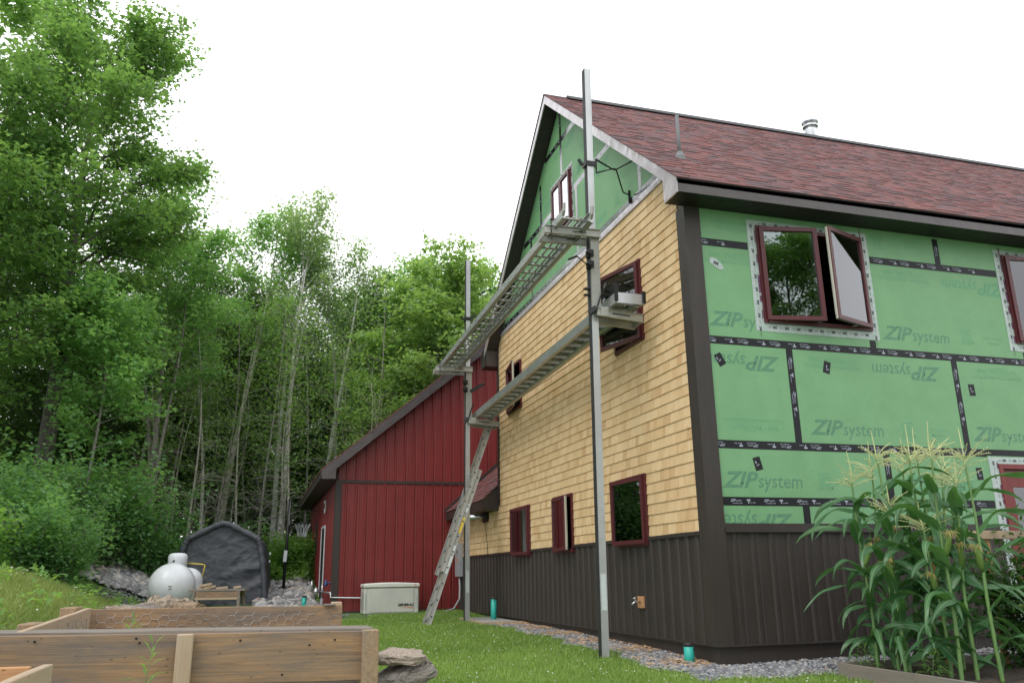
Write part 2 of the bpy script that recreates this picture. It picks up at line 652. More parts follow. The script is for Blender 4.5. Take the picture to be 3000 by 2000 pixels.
class Sheet:
    """lettering laid on one wall face: local x to the reader's right, rotated about its corner"""
    def __init__(s, mb, pl, a, z, off, rot=0):
        s.mb, s.pl, s.a, s.z, s.off = mb, pl, a, z, off
        s.c, s.s = math.cos(rot), math.sin(rot)

    def pt(s, x, y):
        X, Y = x * s.c - y * s.s, x * s.s + y * s.c
        return on_plane(s.pl, s.a + X if s.pl == 'S' else s.a - X, s.z + Y, s.off)

    def text(s, body, x, y, w, h, shear=0.0, bold=0.0):
        v, f = glyphs(body, shear, bold)
        s.mb.add([s.pt(x + p[0] * w, y + p[1] * h) for p in v], f)

    def rect(s, x, y, w, h):
        s.mb.add([s.pt(x, y), s.pt(x + w, y), s.pt(x + w, y + h), s.pt(x, y + h)], [(0, 1, 2, 3)])


INK = 'print'


def own(fn):
    """every print on the panels is an object of its own"""
    def go(_, *a, **k):
        mb = MB()
        fn(mb, *a, **k)
        return mb.build('panel_print', M[INK], house, fix=False)
    return go


@own
def logo(mb, pl, a, z, off, k=1.0, rot=0):
    t = Sheet(mb, pl, a, z, off, rot)
    t.text('ZIP', 0, 0, .47 * k, .185 * k, .38, .03)
    t.text('system', .462 * k, -.045 * k, .58 * k, .180 * k, .12, .006)


@own
def thirty(mb, pl, a, z, off, rot=0):
    t = Sheet(mb, pl, a, z, off, rot)
    for r in ((0, .06, .15, .012), (0, .185, .15, .012), (0, .072, .012, .113), (.138, .072, .012, .113)):
        t.rect(*r)
    t.text('30', .028, .085, .095, .085, 0, .01)
    t.text('YEAR SYSTEM', -.03, .022, .21, .028, 0, .01)
    t.text('LIMITED WARRANTY', -.03, 0, .21, .014)


@own
def join(mb, pl, a, z, off, rot=0):
    t = Sheet(mb, pl, a, z, off, rot)
    t.text('Join the revolution.', 0, .065, .34, .045, 0, .008)
    t.text('#zipsystem', .08, 0, .2, .045, 0, .008)


@own
def structural(mb, pl, a, z, off, rot=0):
    t = Sheet(mb, pl, a, z, off, rot)
    t.text('WATER-RESISTIVE & AIR BARRIER PROTECTION', 0, .115, .80, .035, 0, .008)
    t.rect(0, .095, .80, .004)
    t.text('7/16" STRUCTURAL 1 PANEL', .07, .02, .66, .058, 0, .008)
    t.text('EXPOSURE 1  24/16', .25, 0, .3, .012)


# ------------------------------------------------------------ polygon tools
def rect_minus(r, holes):
    out = [r]
    for h in holes:
        nxt = []
        for (a0, a1, z0, z1) in out:
            b0, b1, c0, c1 = max(a0, h[0]), min(a1, h[1]), max(z0, h[2]), min(z1, h[3])
            if b0 >= b1 or c0 >= c1:
                nxt.append((a0, a1, z0, z1))
                continue
            if a0 < b0:
                nxt.append((a0, b0, z0, z1))
            if b1 < a1:
                nxt.append((b1, a1, z0, z1))
            if z0 < c0:
                nxt.append((b0, b1, z0, c0))
            if c1 < z1:
                nxt.append((b0, b1, c1, z1))
        out = nxt
    return out


def clip(poly, f):
    """keep the side of the polygon where f(p) >= 0"""
    out = []
    for i in range(len(poly)):
        p, q = poly[i], poly[(i + 1) % len(poly)]
        fp, fq = f(p), f(q)
        if fp >= 0:
            out.append(p)
        if (fp >= 0) != (fq >= 0):
            t = fp / (fp - fq)
            out.append((p[0] + t * (q[0] - p[0]), p[1] + t * (q[1] - p[1])))
    return out


def slab(mb, pl, poly, o0, o1):
    if len(poly) < 3:
        return
    A = [on_plane(pl, a, z, o0) for a, z in poly]
    d = (0, -(o1 - o0), 0) if pl == 'S' else (-(o1 - o0), 0, 0)
    mb.prism(A, d)


def rpoly(r):
    return [(r[0], r[2]), (r[1], r[2]), (r[1], r[3]), (r[0], r[3])]


def ribbed(mb, pl, a0, a1, z0, top, at=0.0, ribs=4, base=.003):
    """ribbed metal sheet; top is a height or a function of a"""
    tp = top if callable(top) else (lambda a: top)
    prof = []
    pitch = (a1 - a0) / ribs
    for k in range(ribs):
        c = a0 + pitch * (k + .5)
        prof += [(c - pitch * .5, base), (c - .030, base), (c - .014, base + .022), (c + .014, base + .022), (c + .030, base),
                 (c + pitch * .5 - .06, base), (c + pitch * .5 - .05, base + .004), (c + pitch * .5 - .035, base + .004), (c + pitch * .5 - .025, base)]
    prof.append((a1, base))
    prof = [q for i, q in enumerate(prof) if i == 0 or q[0] > prof[i - 1][0] - 1e-9]
    v, f = [], []
    for a, o in prof:
        v += [on_plane(pl, a, z0, at + o), on_plane(pl, a, tp(a), at + o)]
    for i in range(len(prof) - 1):
        f.append((2 * i, 2 * i + 2, 2 * i + 3, 2 * i + 1))
    mb.add(v, f)


# ------------------------------------------------------------ ground, gravel
us = np.concatenate([np.linspace(-70, -16, 28), np.linspace(-15.6, 10, 80), np.linspace(11, 70, 28)])
hs = np.concatenate([np.linspace(-40, 0, 14), np.linspace(.4, 32, 100), np.linspace(34, 140, 30)])
UU, HH = np.meshgrid(us, hs)
GX, GY = site(UU, HH)
GZZ = ground_z(GX, GY)
gv = np.stack([GX.ravel(), GY.ravel(), GZZ.ravel()], 1)
nu, nh = len(us), len(hs)
ii = (np.arange(nh - 1)[:, None] * nu + np.arange(nu - 1)[None, :]).ravel()
gf = np.stack([ii, ii + 1, ii + nu + 1, ii + nu], 1).ravel()
mg, ntg, bg = new_mat('lawn_soil')
na = noise(ntg, .35, 6)
nb = noise(ntg, 7, 5)
ra = ramp(ntg, [(.3, (.060, .115, .022)), (.5, (.088, .16, .030)), (.72, (.13, .19, .045))])
rb = ramp(ntg, [(.3, (.6, .6, .6)), (.7, (1.25, 1.25, 1.25))])
ntg.links.new(na.outputs['Fac'], ra.inputs[0])
ntg.links.new(nb.outputs['Fac'], rb.inputs[0])
ntg.links.new(mixc(ntg, ra.outputs[0], rb.outputs[0], 1.0, 'MULTIPLY'), bg.inputs['Base Color'])
bg.inputs['Roughness'].default_value = .95
bump(ntg, bg, nb.outputs['Fac'], .6, .03)
ground = raw('ground', gv, gf, 4, mg, smooth=True)
tag(ground, 'lawn and garden ground rising to the wood', kind='structure')


def sheet(name, poly_fn, x0, x1, y0, y1, step, mat, lift):
    xs, ys = np.arange(x0, x1 + 1e-6, step), np.arange(y0, y1 + 1e-6, step)
    X, Y = np.meshgrid(xs, ys)
    Z = ground_z(X, Y) + lift
    n = len(xs)
    v = np.stack([X.ravel(), Y.ravel(), Z.ravel()], 1)
    f = []
    for j in range(len(ys) - 1):
        for i in range(n - 1):
            if poly_fn((xs[i] + xs[i + 1]) / 2, (ys[j] + ys[j + 1]) / 2):
                k = j * n + i
                f += [k, k + 1, k + n + 1, k + n]
    o = raw(name, v, np.array(f), 4, mat, smooth=True)
    return tag(o, kind='structure')


def in_gravel(x, y):
    w = .62 + .08 * math.sin(y * 3.1) + .05 * math.sin(y * 7.7)
    ws = .62 + .08 * math.sin(x * 2.7) + .05 * math.sin(x * 8.3)
    if y > 6.9:
        return False
    return (-w < x <= .06 and y > -ws - .12) or (x > 0 and -ws - .12 < y <= .06)


M['gravel_bed'] = simple('gravel_bed', (.10, .10, .105), (.17, .17, .17), 35, .95, bumps=.8, bscale=70)
sheet('gravel_strip', in_gravel, -1.0, 14.0, -.96, 7.0, .08, M['gravel_bed'], .006)


def pebbles(name, pts, size, mat, squash=.6, seed=3, kind='stuff', label=None, cat=None):
    """many small stones in one mesh: bumpy octahedra"""
    r = np.random.default_rng(seed)
    n = len(pts)
    base = np.array([(1, 0, 0), (0, 1, 0), (-1, 0, 0), (0, -1, 0), (.0, 0, 1), (0, 0, -1), (.62, .62, .5), (-.62, .62, .5), (-.62, -.62, .5), (.62, -.62, .5)], float)
    tri = np.array([(0, 6, 9), (0, 1, 6), (1, 7, 6), (1, 2, 7), (2, 8, 7), (2, 3, 8), (3, 9, 8), (3, 0, 9), (4, 6, 7), (4, 7, 8), (4, 8, 9), (4, 9, 6)])
    sz = size * (.55 + .9 * r.random(n) ** 1.6)
    ja = 1 + .38 * (r.random((n, 10, 1)) - .5)
    st = np.stack([.75 + .6 * r.random(n), .6 + .5 * r.random(n), squash * (.6 + .7 * r.random(n))], 1)
    v = base[None] * ja * st[:, None, :] * sz[:, None, None]
    w = r.random(n) * 2 * PI
    tl = (r.random(n) - .5) * .8
    c, s_ = np.cos(w)[:, None], np.sin(w)[:, None]
    ct, sn = np.cos(tl)[:, None], np.sin(tl)[:, None]
    x, y, z = v[..., 0], v[..., 1], v[..., 2]
    x, z = x * ct - z * sn, x * sn + z * ct
    x, y = x * c - y * s_, x * s_ + y * c
    v = np.stack([x, y, z], -1) + pts[:, None, :]
    f = (tri[None] + (np.arange(n) * 10)[:, None, None]).ravel()
    o = raw(name, v.reshape(-1, 3), f, 3, mat, rnd=np.repeat(r.random(n), 10))
    return tag(o, label, cat, kind=kind)


gp = []
while len(gp) < 16000:
    x, y = (random.uniform(-.85, .05), random.uniform(-.9, 6.9)) if random.random() < .55 else (random.uniform(-.2, 8), random.uniform(-.9, .05))
    if in_gravel(x, y):
        gp.append((x, y))
gp = np.array(gp)
gp = np.concatenate([gp, (ground_z(gp[:, 0], gp[:, 1]) + .012)[:, None]], 1)
pebbles('gravel', gp, .024, M['gravel'], .65, 5, label='grey crushed gravel along the house walls', cat='gravel')

cp = []
while len(cp) < 900:
    y = random.uniform(-.4, 6.6)
    x = -abs(random.gauss(0, .28)) - .02 if random.random() < .65 else random.uniform(-.8, -.05)
    if in_gravel(x, y) and math.sin(y * 5) + random.gauss(0, .8) > .3:
        cp.append((x, y))
mb = MB()
for x, y in cp:
    z = float(ground_z(x, y)) + random.uniform(.02, .045)
    a = random.uniform(0, PI)
    l = random.uniform(.02, .09)
    dx, dy = math.cos(a) * l, math.sin(a) * l
    w = random.uniform(.003, .009)
    mb.add([(x - dx, y - dy, z), (x + dy * w / l, y - dx * w / l, z + .004), (x + dx, y + dy, z + random.uniform(-.008, .02)), (x - dy * w / l, y + dx * w / l, z + .002)], [(0, 1, 2, 3)])
tag(mb.build('wood_chips', M['chip'], fix=False), 'orange cedar offcuts and splinters strewn on the gravel', 'wood chips', kind='stuff')

# ------------------------------------------------------------ the house
L, LX = 8.17, 14.0
RIDGE_Y, RIDGE_Z, SL = 4.085, 9.0, .853
house = empty('house', (0, 0, 0))
tag(house, 'tall gabled house half clad in cedar shingles, green panels still bare', 'house')


def roof_z(y):
    return RIDGE_Z - SL * abs(y - RIDGE_Y)


W_LOW = [(6.16, 7.05, 1.08, 1.97), (4.03, 4.90, 1.08, 1.97), (1.44, 2.34, 1.08, 1.97)]
W_HIGH = [(6.52, 7.43, 3.82, 4.75), (1.24, 2.14, 3.68, 4.80)]
W_GAB = [(3.60, 4.54, 6.42, 7.35)]
S_WIN = [(.94, 2.48, 3.60, 4.85), (4.77, 6.30, 3.60, 4.85), (8.6, 10.1, 3.60, 4.85)]
DOOR = (4.11, 5.95, -.02, 2.0)


def shrink(h, d):
    return (h[0] + d, h[1] - d, h[2] + d, h[3] - d)


W_ALL = W_LOW + W_HIGH + W_GAB
# structural walls (thin boards behind the cladding), with real openings
mb = MB()
for r in rect_minus((0, 11.70, .0, 5.62), [shrink(h, .03) for h in W_LOW + W_HIGH]):
    if r[0] >= L and r[2] > 2.2:
        continue
    if r[1] > L and r[3] > 2.2:
        slab(mb, 'W', clip(clip(rpoly((r[0], L, r[2], r[3])), lambda p: 8.85 - SL * (RIDGE_Y - p[0]) - p[1]), lambda p: 8.85 + SL * (RIDGE_Y - p[0]) - p[1]), -.12, 0)
        slab(mb, 'W', rpoly((L, r[1], r[2], min(r[3], 2.2))), -.12, 0)
    else:
        slab(mb, 'W', clip(rpoly(r), lambda p: 8.85 - SL * (RIDGE_Y - p[0]) - p[1]), -.12, 0)
for r in rect_minus((0, LX, .0, 5.0), [shrink(h, .03) for h in S_WIN + [DOOR]]):
    slab(mb, 'S', rpoly((max(r[0], .121), r[1], r[2], r[3])), -.12, 0)
mb.build('wall', M['interior'], house)
mb = MB()
mb.box(.13, LX, .13, L - .1, -.02, .10)
mb.box(.13, LX, .13, L - .1, 2.62, 2.86)
mb.box(.13, LX, .13, L - .1, 5.06, 5.2)
mb.box(.13, LX, L - .1, L, -.25, 5.4)
mb.box(LX - .1, LX, .13, L - .11, .11, 5.0)
mb.box(5.2, 5.3, .13, L - .11, 2.87, 5.05)
mb.box(3.9, 4.0, .13, L - .11, .11, 2.61)
mb.build('interior_floor', M['interior'], house)

# north corner board of the gable wall
mb = MB()
mb.box(-.035, .13, L - .02, L + .022, 2.3, 4.9)
mb.box(-.03, 0, L - .09, L - .021, 2.1, 4.9)
mb.build('corner_board', M['brown'], house)
# south-west corner board, two faces
mb = MB()
mb.box(-.034, -.002, -.034, .165, .0, 5.0)
mb.box(-.0019, .175, -.034, -.002, .0, 5.0)
mb.build('corner_board', M['brown'], house)

# skirt under the siding
mb = MB()
mb.box(.012, .06, .012, 11.69, -.35, -.005)
mb.build('skirt_board', M['brown'], house)
mb = MB()
mb.box(.0605, LX, .012, .06, -.35, -.005)
mb.build('skirt_board', M['brown'], house)
mb = MB()
mb.box(-.032, .03, -.032, 11.69, -.004, .014)
mb.box(.0301, LX, -.032, .03, -.004, .014)
mb.build('drip_edge', M['brown'], house)

# ribbed siding, one sheet at a time
y = .165
while y < 11.66:
    y1 = min(y + .914, 11.69)
    mb = MB()
    ribbed(mb, 'W', y, y1, .014, 1.15, .0015 if int(y / .914) % 2 else .0, 4)
    mb.build('siding_panel', M['brown'], house, fix=False)
    y = y1
x, k = .175, 0
while x < LX - .1:
    x1 = min(x + .914, LX)
    for (p0, p1) in ([(x, x1)] if x1 < DOOR[0] or x > DOOR[1] else [(x, DOOR[0])] if x < DOOR[0] else [(DOOR[1], x1)] if x1 > DOOR[1] else []):
        if p1 - p0 > .1:
            mb = MB()
            ribbed(mb, 'S', p0, p1, .014, 1.17, .0015 if k % 2 else .0, max(1, round((p1 - p0) / .2285)))
            mb.build('siding_panel', M['brown'], house, fix=False)
    x, k = x1, k + 1
mb = MB()
for k in range(44):
    for z in (.16, .62, 1.03):
        x = .23 + k * .2285 + .05
        if x < 4.0:
            mb.lathe((x, -.005, z), [(.006, 0), (.006, .005)], 6, (0, -1, 0))
        mb.lathe((-.005, .3 + k * .2285, z), [(.006, 0), (.006, .005)], 6, (-1, 0, 0)) if k < 38 else None
tag(mb.build('screw', M['brown_coil'], house, fix=False), kind='stuff')
# ledge trims
y0 = .165
for h in sorted(W_LOW) + [(11.69, 12, 0, 0)]:
    mb = MB()
    mb.box(-.036, -.0005, y0, h[0], 1.145, 1.186)
    mb.build('ledge_trim', M['brown'], house)
    y0 = h[1]
mb = MB()
mb.box(.176, DOOR[0] - .14, -.05, -.0005, 1.165, 1.205)
mb.box(.176, DOOR[0] - .14, -.022, -.0155, 1.2055, 1.262)
mb.build('ledge_trim', M['brown'], house)
mb = MB()
mb.box(DOOR[1] + .14, LX, -.05, -.0005, 1.165, 1.262)
mb.build('ledge_trim', M['brown'], house)

# green sheathing panels, south wall
S_HOLES = [shrink(h, .01) for h in S_WIN] + [(DOOR[0], DOOR[1], -1, DOOR[3])]
rows = [(1.205, 1.50, [1.244, 3.68, 6.12, 8.56, 11.0]), (1.50, 2.13, [2.44, 4.88, 7.32, 9.76, 12.2]), (2.13, 3.345, [1.244, 3.68, 6.12, 8.56, 11.0]),
        (3.345, 4.565, [2.47, 4.90, 7.34, 9.78, 12.2]), (4.565, 5.0, [1.25, 3.69, 6.12, 8.56, 11.0])]
for z0, z1, cuts in rows:
    xs = [.176] + cuts + [LX]
    for a0, a1 in zip(xs[:-1], xs[1:]):
        mb = MB()
        for r in rect_minus((a0 + .001, a1 - .001, z0 + .001, z1 - .001), S_HOLES):
            slab(mb, 'S', rpoly(r), .001, .013)
        if mb.n:
            mb.build('sheathing_panel', M['zip'], house)
# gable panels
G_HOLES = [shrink(h, .01) for h in W_GAB]
for z0, z1, cuts in [(5.62, 5.715, [3.3]), (5.715, 6.93, [1.11, 3.415, 5.775, 8.0]), (6.93, 8.09, [2.75, 5.175]), (8.09, 8.9, [4.05])]:
    ys = [.0] + cuts + [L]
    for a0, a1 in zip(ys[:-1], ys[1:]):
        mb = MB()
        for r in rect_minus((a0 + .001, a1 - .001, z0 + .001, z1 - .001), G_HOLES):
            q = rpoly(r)
            q = clip(q, lambda p: roof_z(p[0]) - .18 - p[1] if p[0] <= RIDGE_Y else 9.0 - .18 + SL * (RIDGE_Y - p[0]) - p[1])
            q = clip(q, lambda p: 9.0 - .18 - SL * (RIDGE_Y - p[0]) - p[1])
            slab(mb, 'W', q, .001, .013)
        if mb.n:
            mb.build('sheathing_panel', M['zip'], house)


# black seam tapes with their print
def tape(pl, a0, a1, z0, z1, mat=None, words=True, rot=0, holes=()):
    segs = rect_minus((a0, a1, z0, z1), holes)
    t = None
    for r in segs:
        mb = MB()
        slab(mb, pl, rpoly(r), .0132, .0148)
        t = mb.build('seam_tape', M[mat or ('tape' if pl == 'W' else 'tape_matt')], house)
    if t is None:
        return
    if not words:
        return
    pm = MB()
    horiz = (a1 - a0) > (z1 - z0)
    ln = (a1 - a0) if horiz else (z1 - z0)
    p, k = .10, 0
    while p < ln - .2:
        a, z = (a0 + p, (z0 + z1) / 2) if horiz else ((a0 + a1) / 2, z1 - p)
        if not any(h[0] - .22 < a < h[1] + .06 and h[2] - .05 < z < h[3] + .05 for h in holes):
            ro = (0 if horiz else -PI / 2) + rot
            if pl == 'W' and horiz:
                a += .1
            sh = Sheet(pm, pl, a, z, .0153, ro)
            if k % 2 == 0:
                sh.text('ZIP', 0, -.004, .07, .028, .38, .02)
                sh.text('system', .072, -.008, .07, .024, .1)
                sh.text('FLASHING TAPE', .03, -.026, .12, .011, 0, .02)
            else:
                sh.rect(-.01, .006, .045, .016)
                sh.rect(.006, -.022, .012, .026)
                sh.text('1.16  Floor', .03, -.02, .07, .013, 0, .03)
        p += .21 + random.uniform(-.01, .01)
        k += 1
    if pm.n:
        tag(pm.build('tape_print', M['tape_ink'], t, fix=False), kind='stuff')


TH = .095
FT = [(h[0] - .125, h[1] + .115, h[2] - .115, h[3] + .09) for h in S_WIN] + [(DOOR[0] - .15, DOOR[1] + .15, -1, DOOR[3] + .1)]
for zc, rot in ((4.565, PI), (3.345, PI), (2.13, PI), (1.50, 0)):
    tape('S', .176, LX, zc - TH / 2, zc + TH / 2, rot=rot, holes=FT)
for a, z0, z1 in ((3.69, 4.6125, 4.97), (6.12, 4.6125, 4.97), (2.47, 3.393, 3.55), (4.90, 3.393, 4.5), (7.34, 3.393, 4.5), (1.244, 2.178, 3.297), (3.68, 2.178, 3.297), (6.12, 2.178, 3.297),
                  (2.44, 1.548, 2.082), (1.245, 1.262, 1.452), (3.68, 1.262, 1.452), (8.56, 2.178, 3.297)):
    tape('S', a - .045, a + .045, z0, z1, holes=FT)
GFT = [(3.51, 4.63, 6.33, 7.44)]
for zc in (5.715, 6.93, 8.09):
    hw = (9.0 - .2 - zc - .05) / SL
    tape('W', max(.05, RIDGE_Y - hw), min(L, RIDGE_Y + hw), zc - .05, zc + .05, holes=GFT)
for a, z0, z1 in ((1.11, 5.766, 6.35), (3.415, 5.766, 6.879), (5.775, 5.766, 6.879), (4.05, 7.44, 8.04), (4.05, 8.141, 8.7), (5.175, 6.981, 7.75), (2.75, 6.981, 7.55)):
    tape('W', a - .045, a + .045, z0, z1, holes=GFT)
# square tape patches on the panels
for x, z, a in ((.30, 3.11, .5), (1.75, 3.10, -.25), (3.90, 2.93, .05), (.67, 1.92, .25), (3.80, 1.87, .03)):
    mb = MB()
    c, s_ = math.cos(a) * .048, math.sin(a) * .048
    c2, s2 = math.cos(a) * .075, math.sin(a) * .075
    mb.prism([(x + q * c - w * s2, -.0132, z + q * s_ + w * c2) for q, w in ((-1, -1), (1, -1), (1, 1), (-1, 1))], (0, -.0012, 0))
    t = mb.build('tape_patch', M['tape_matt'], house)
    pm = MB()
    sh = Sheet(pm, 'S', x - .02, z - .03, .0149, a)
    sh.text('ZIP', 0, 0, .045, .018, .3, .02)
    sh.rect(.0, .03, .012, .03)
    pm.build('tape_print', M['tape_ink'], t, fix=False)

# panel print
o_ = .0136
pm = MB()
logo(pm, 'S', .19, 3.515, o_)
logo(pm, 'S', 2.63, 3.515, o_)
logo(pm, 'S', 1.10, 3.185, o_, 1, PI)
logo(pm, 'S', 3.45, 3.195, o_, 1, PI)
logo(pm, 'S', 6.4, 3.195, o_, 1, PI)
logo(pm, 'S', 1.41, 2.275, o_)
logo(pm, 'S', 3.79, 2.275, o_)
logo(pm, 'S', .19, 1.645, o_)
logo(pm, 'S', 1.06, 1.365, o_, 1, PI)
logo(pm, 'S', 3.30, 1.365, o_, 1, PI)
INK = 'print_faint'
logo(pm, 'S', 4.74, 4.42, o_, 1, PI)
logo(pm, 'S', 2.62, 1.645, o_)
thirty(pm, 'S', 3.88, 3.53, o_)
join(pm, 'S', 4.21, 3.55, o_)
thirty(pm, 'S', 2.84, 4.93, o_, PI)
join(pm, 'S', 3.5, 4.9, o_, PI)
thirty(pm, 'S', 2.73, 2.27, o_)
join(pm, 'S', 3.08, 2.3, o_)
thirty(pm, 'S', 1.46, 1.63, o_)
structural(pm, 'S', 3.49, 4.47, o_, PI)
structural(pm, 'S', .98, 4.46, o_, PI)
structural(pm, 'S', 2.24, 3.24, o_, PI)
structural(pm, 'S', 4.75, 3.24, o_, PI)
structural(pm, 'S', .27, 2.28, o_)
structural(pm, 'S', 3.05, 1.64, o_)
structural(pm, 'S', 2.4, 1.36, o_, PI)
structural(pm, 'S', 5.8, 4.90, o_, PI)
structural(pm, 'S', .32, 4.72, o_)
for (y, z, k) in ((3.30, 5.85, 1), (5.70, 5.85, 1), (5.1, 7.08, 1), (3.45, 7.08, .85)):
    logo(pm, 'W', y, z, o_, k)
for (y, z) in ((3.35, 7.97), (2.05, 6.80), (4.5, 6.80)):
    logo(pm, 'W', y, z, o_, 1, PI)
for (y, z) in ((1.95, 5.84), (6.3, 5.84), (3.3, 7.06)):
    thirty(pm, 'W', y, z, o_)
    join(pm, 'W', y - .35, z + .02, o_)
for (y, z) in ((1.85, 6.15), (5.5, 7.3), (3.2, 7.35), (5.0, 6.5)):
    structural(pm, 'W', y, z, o_)
# nail heads set in a grid over the panels
nm = MB()
for z0, z1, cuts in rows:
    x = .45
    while x < 6.5:
        z = z0 + .2
        while z < z1 - .12:
            if not any(h[0] - .16 < x < h[1] + .16 and h[2] - .15 < z < h[3] + .15 for h in FT):
                nm.add([(x + .010 * math.cos(q) + random.uniform(-.001, .001), -.0136, z + .010 * math.sin(q)) for q in np.linspace(0, 2 * PI, 7)[:-1]], [(0, 1, 2, 3, 4, 5)])
            z += .152
        x += .305 + random.uniform(-.01, .01)
tag(nm.build('nail_mark', M['print_faint'], house, fix=False), kind='stuff')

# ------------------------------------------------------------ windows
WF = lambda y1, z0: ((-.0, y1, z0), (0, -1, 0), (-1, 0, 0))
SF = lambda x0, z0: ((x0, 0, z0), (1, 0, 0), (0, -1, 0))


def window(fr, w, h, sashes, mull=(), fw=.045, proud=.045, glass='glass', label=None):
    win = empty('window', fr[0], parent=house)
    if label:
        win['label'] = label
    mb = MB()
    mb.fbox(fr, 0, fw, -.11, proud, 0, h)
    mb.fbox(fr, w - fw, w, -.11, proud, 0, h)
    mb.fbox(fr, fw, w - fw, -.11, proud, h - fw, h)
    mb.fbox(fr, fw, w - fw, -.11, proud + .012, 0, fw)
    for m_ in mull:
        mb.fbox(fr, m_ - .03, m_ + .03, -.11, proud - .006, fw, h - fw)
    mb.build('frame', M['maroon'], win)
    sm, em = MB(), MB()
    for a0, a1, side, deg in sashes:
        th = math.radians(deg)
        O, u, n = Vector(fr[0]), Vector(fr[1]), Vector(fr[2])
        sw, z0, z1, st, tk = a1 - a0, fw * .6, h - fw * .6, .052, .038
        if side == 'L':
            o2, u2, n2 = O + u * a0 + n * (proud - .01), u * math.cos(th) + n * math.sin(th), n * math.cos(th) - u * math.sin(th)
        else:
            o2, u2, n2 = O + u * a1 + n * (proud - .01), -u * math.cos(th) + n * math.sin(th), n * math.cos(th) + u * math.sin(th)
        f2 = (o2, u2, n2)
        sm.fbox(f2, 0, st, 0, tk, z0, z1)
        sm.fbox(f2, sw - st, sw, 0, tk, z0, z1)
        sm.fbox(f2, st, sw - st, 0, tk, z0, z0 + st)
        sm.fbox(f2, st, sw - st, 0, tk, z1 - st, z1)
        em.fbox(f2, sw + .0005, sw + .004, .004, tk - .012, z0 + .01, z1 - .01)
        em.fbox(f2, .01, sw - .01, -.012, -.0005, z0 + .004, z0 + st - .006)
        em.fbox(f2, sw - st + .006, sw - .004, -.012, -.0005, z0 + st, z1 - .01)
        em.fbox(f2, .004, st - .006, -.012, -.0005, z0 + st, z1 - .01)
        pb = MB()
        pb.fbox(f2, st - .004, sw - st + .004, .012, .018, z0 + st - .004, z1 - st + .004)
        pb.build('pane', M[glass], win)
        if deg > 8:
            em.bar(tuple(o2 + u2 * .25 + Vector((0, 0, z0 + .01))), tuple(O + u * (a0 + .3 if side == 'L' else a1 - .3) + n * .0 + Vector((0, 0, z0 + .01))), .02, .008)
    sm.build('sash', M['maroon'], win)
    em.build('sash_edge', M['vinyl'], win)
    return win


for (h, sd, dg) in ((W_LOW[0], 'R', 5), (W_LOW[1], 'L', 6), (W_LOW[2], 'R', 5), (W_HIGH[0], 'L', 9), (W_HIGH[1], 'R', 15)):
    w = h[1] - h[0]
    window(WF(h[1], h[2]), w, h[3] - h[2], [(.03, w - .03, sd, dg)])
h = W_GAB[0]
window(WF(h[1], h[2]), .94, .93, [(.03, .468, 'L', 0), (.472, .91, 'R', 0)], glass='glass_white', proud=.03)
for i, h in enumerate(S_WIN):
    w, m_ = h[1] - h[0], (h[1] - h[0]) / 2
    window(SF(h[0], h[2]), w, h[3] - h[2], [(.03, m_ - .005, 'L', (11, 6, 0)[i]), (m_ + .005, w - .03, 'R', (20, 8, 0)[i])], mull=(m_,))


# pale flashing tape round the openings on the green panels
def flashing(pl, h, wL, wR, wB, wT, skip_bottom=False):
    a0, a1, z0, z1 = h
    if pl == 'S':
        strips = [(a0 - wL, a0 + .0, z0 - (0 if skip_bottom else wB), z1 + wT), (a1, a1 + wR, z0 - (0 if skip_bottom else wB), z1 + wT), (a0, a1, z1, z1 + wT)]
    else:
        strips = [(a0 - wR, a0, z0 - wB, z1 + wT), (a1, a1 + wL, z0 - wB, z1 + wT), (a0, a1, z1, z1 + wT)]
    if not skip_bottom:
        strips.append((a0, a1, z0 - wB, z0))
    pm = MB()
    pp = MB()
    for i, r in enumerate(strips):
        mb = MB()
        slab(mb, pl, rpoly(r), .0150, .0165)
        mb.build('flashing_tape', M['silver_tape'], house)
        vert = (r[3] - r[2]) > (r[1] - r[0])
        p = .05
        while p < (r[3] - r[2] if vert else r[1] - r[0]) - .05:
            if vert:
                sh = Sheet(pm, pl, (r[0] + r[1]) / 2 + .018 * (-1 if pl == 'S' else 1), r[3] - p, .0170, -PI / 2)
            else:
                sh = Sheet(pm, pl, r[1] - p if pl == 'S' else r[0] + p, (r[2] + r[3]) / 2 + .018, .0170, PI)
            sh.text('3M', 0, 0, .055, .036, 0, .05)
            sh.rect(.075, .012, .045, .003)
            sh.rect(.075, .022, .06, .003)
            p += .165
    tag(pm.build('flashing_tape_print', M['tape_mark'], house, fix=False), kind='stuff')
    for side in (0, 1):
        q = random.uniform(0, .1)
        while q < z1 - z0:
            l = random.uniform(.05, .25)
            a = a0 - .012 if side == 0 else a1 + .012
            wd = random.uniform(.008, .02)
            pp.add([on_plane(pl, a + s_ * wd, z0 + q + t_ * l, .0168) for s_, t_ in ((-1, 0), (1, .1), (1, .9), (-1, 1))], [(0, 1, 2, 3)])
            q += l + random.uniform(0, .2)
    tag(pp.build('primer_smear', M['primer'], house, fix=False), kind='stuff')


flashing('S', S_WIN[0], .115, .105, .105, .07)
flashing('S', S_WIN[1], .115, .105, .105, .07)
flashing('W', W_GAB[0], .075, .075, .08, .08)
flashing('S', (DOOR[0], DOOR[1], .0, DOOR[3]), .14, .12, 0, .085, True)
# torn scrap of flashing tape stuck on the top left panel
mb = MB()
mb.prism([(x, -.0150, z) for x, z in ((.27, 4.30), (.40, 4.22), (.46, 4.24), (.43, 4.30), (.36, 4.36), (.28, 4.37))], (0, -.002, 0))
t = mb.build('tape_scrap', M['silver_tape'], house)
pm = MB()
Sheet(pm, 'S', .31, 4.29, .0175, -.3).text('3M', 0, 0, .07, .045, 0, .05)
pm.build('tape_print', M['tape_mark'], t, fix=False)

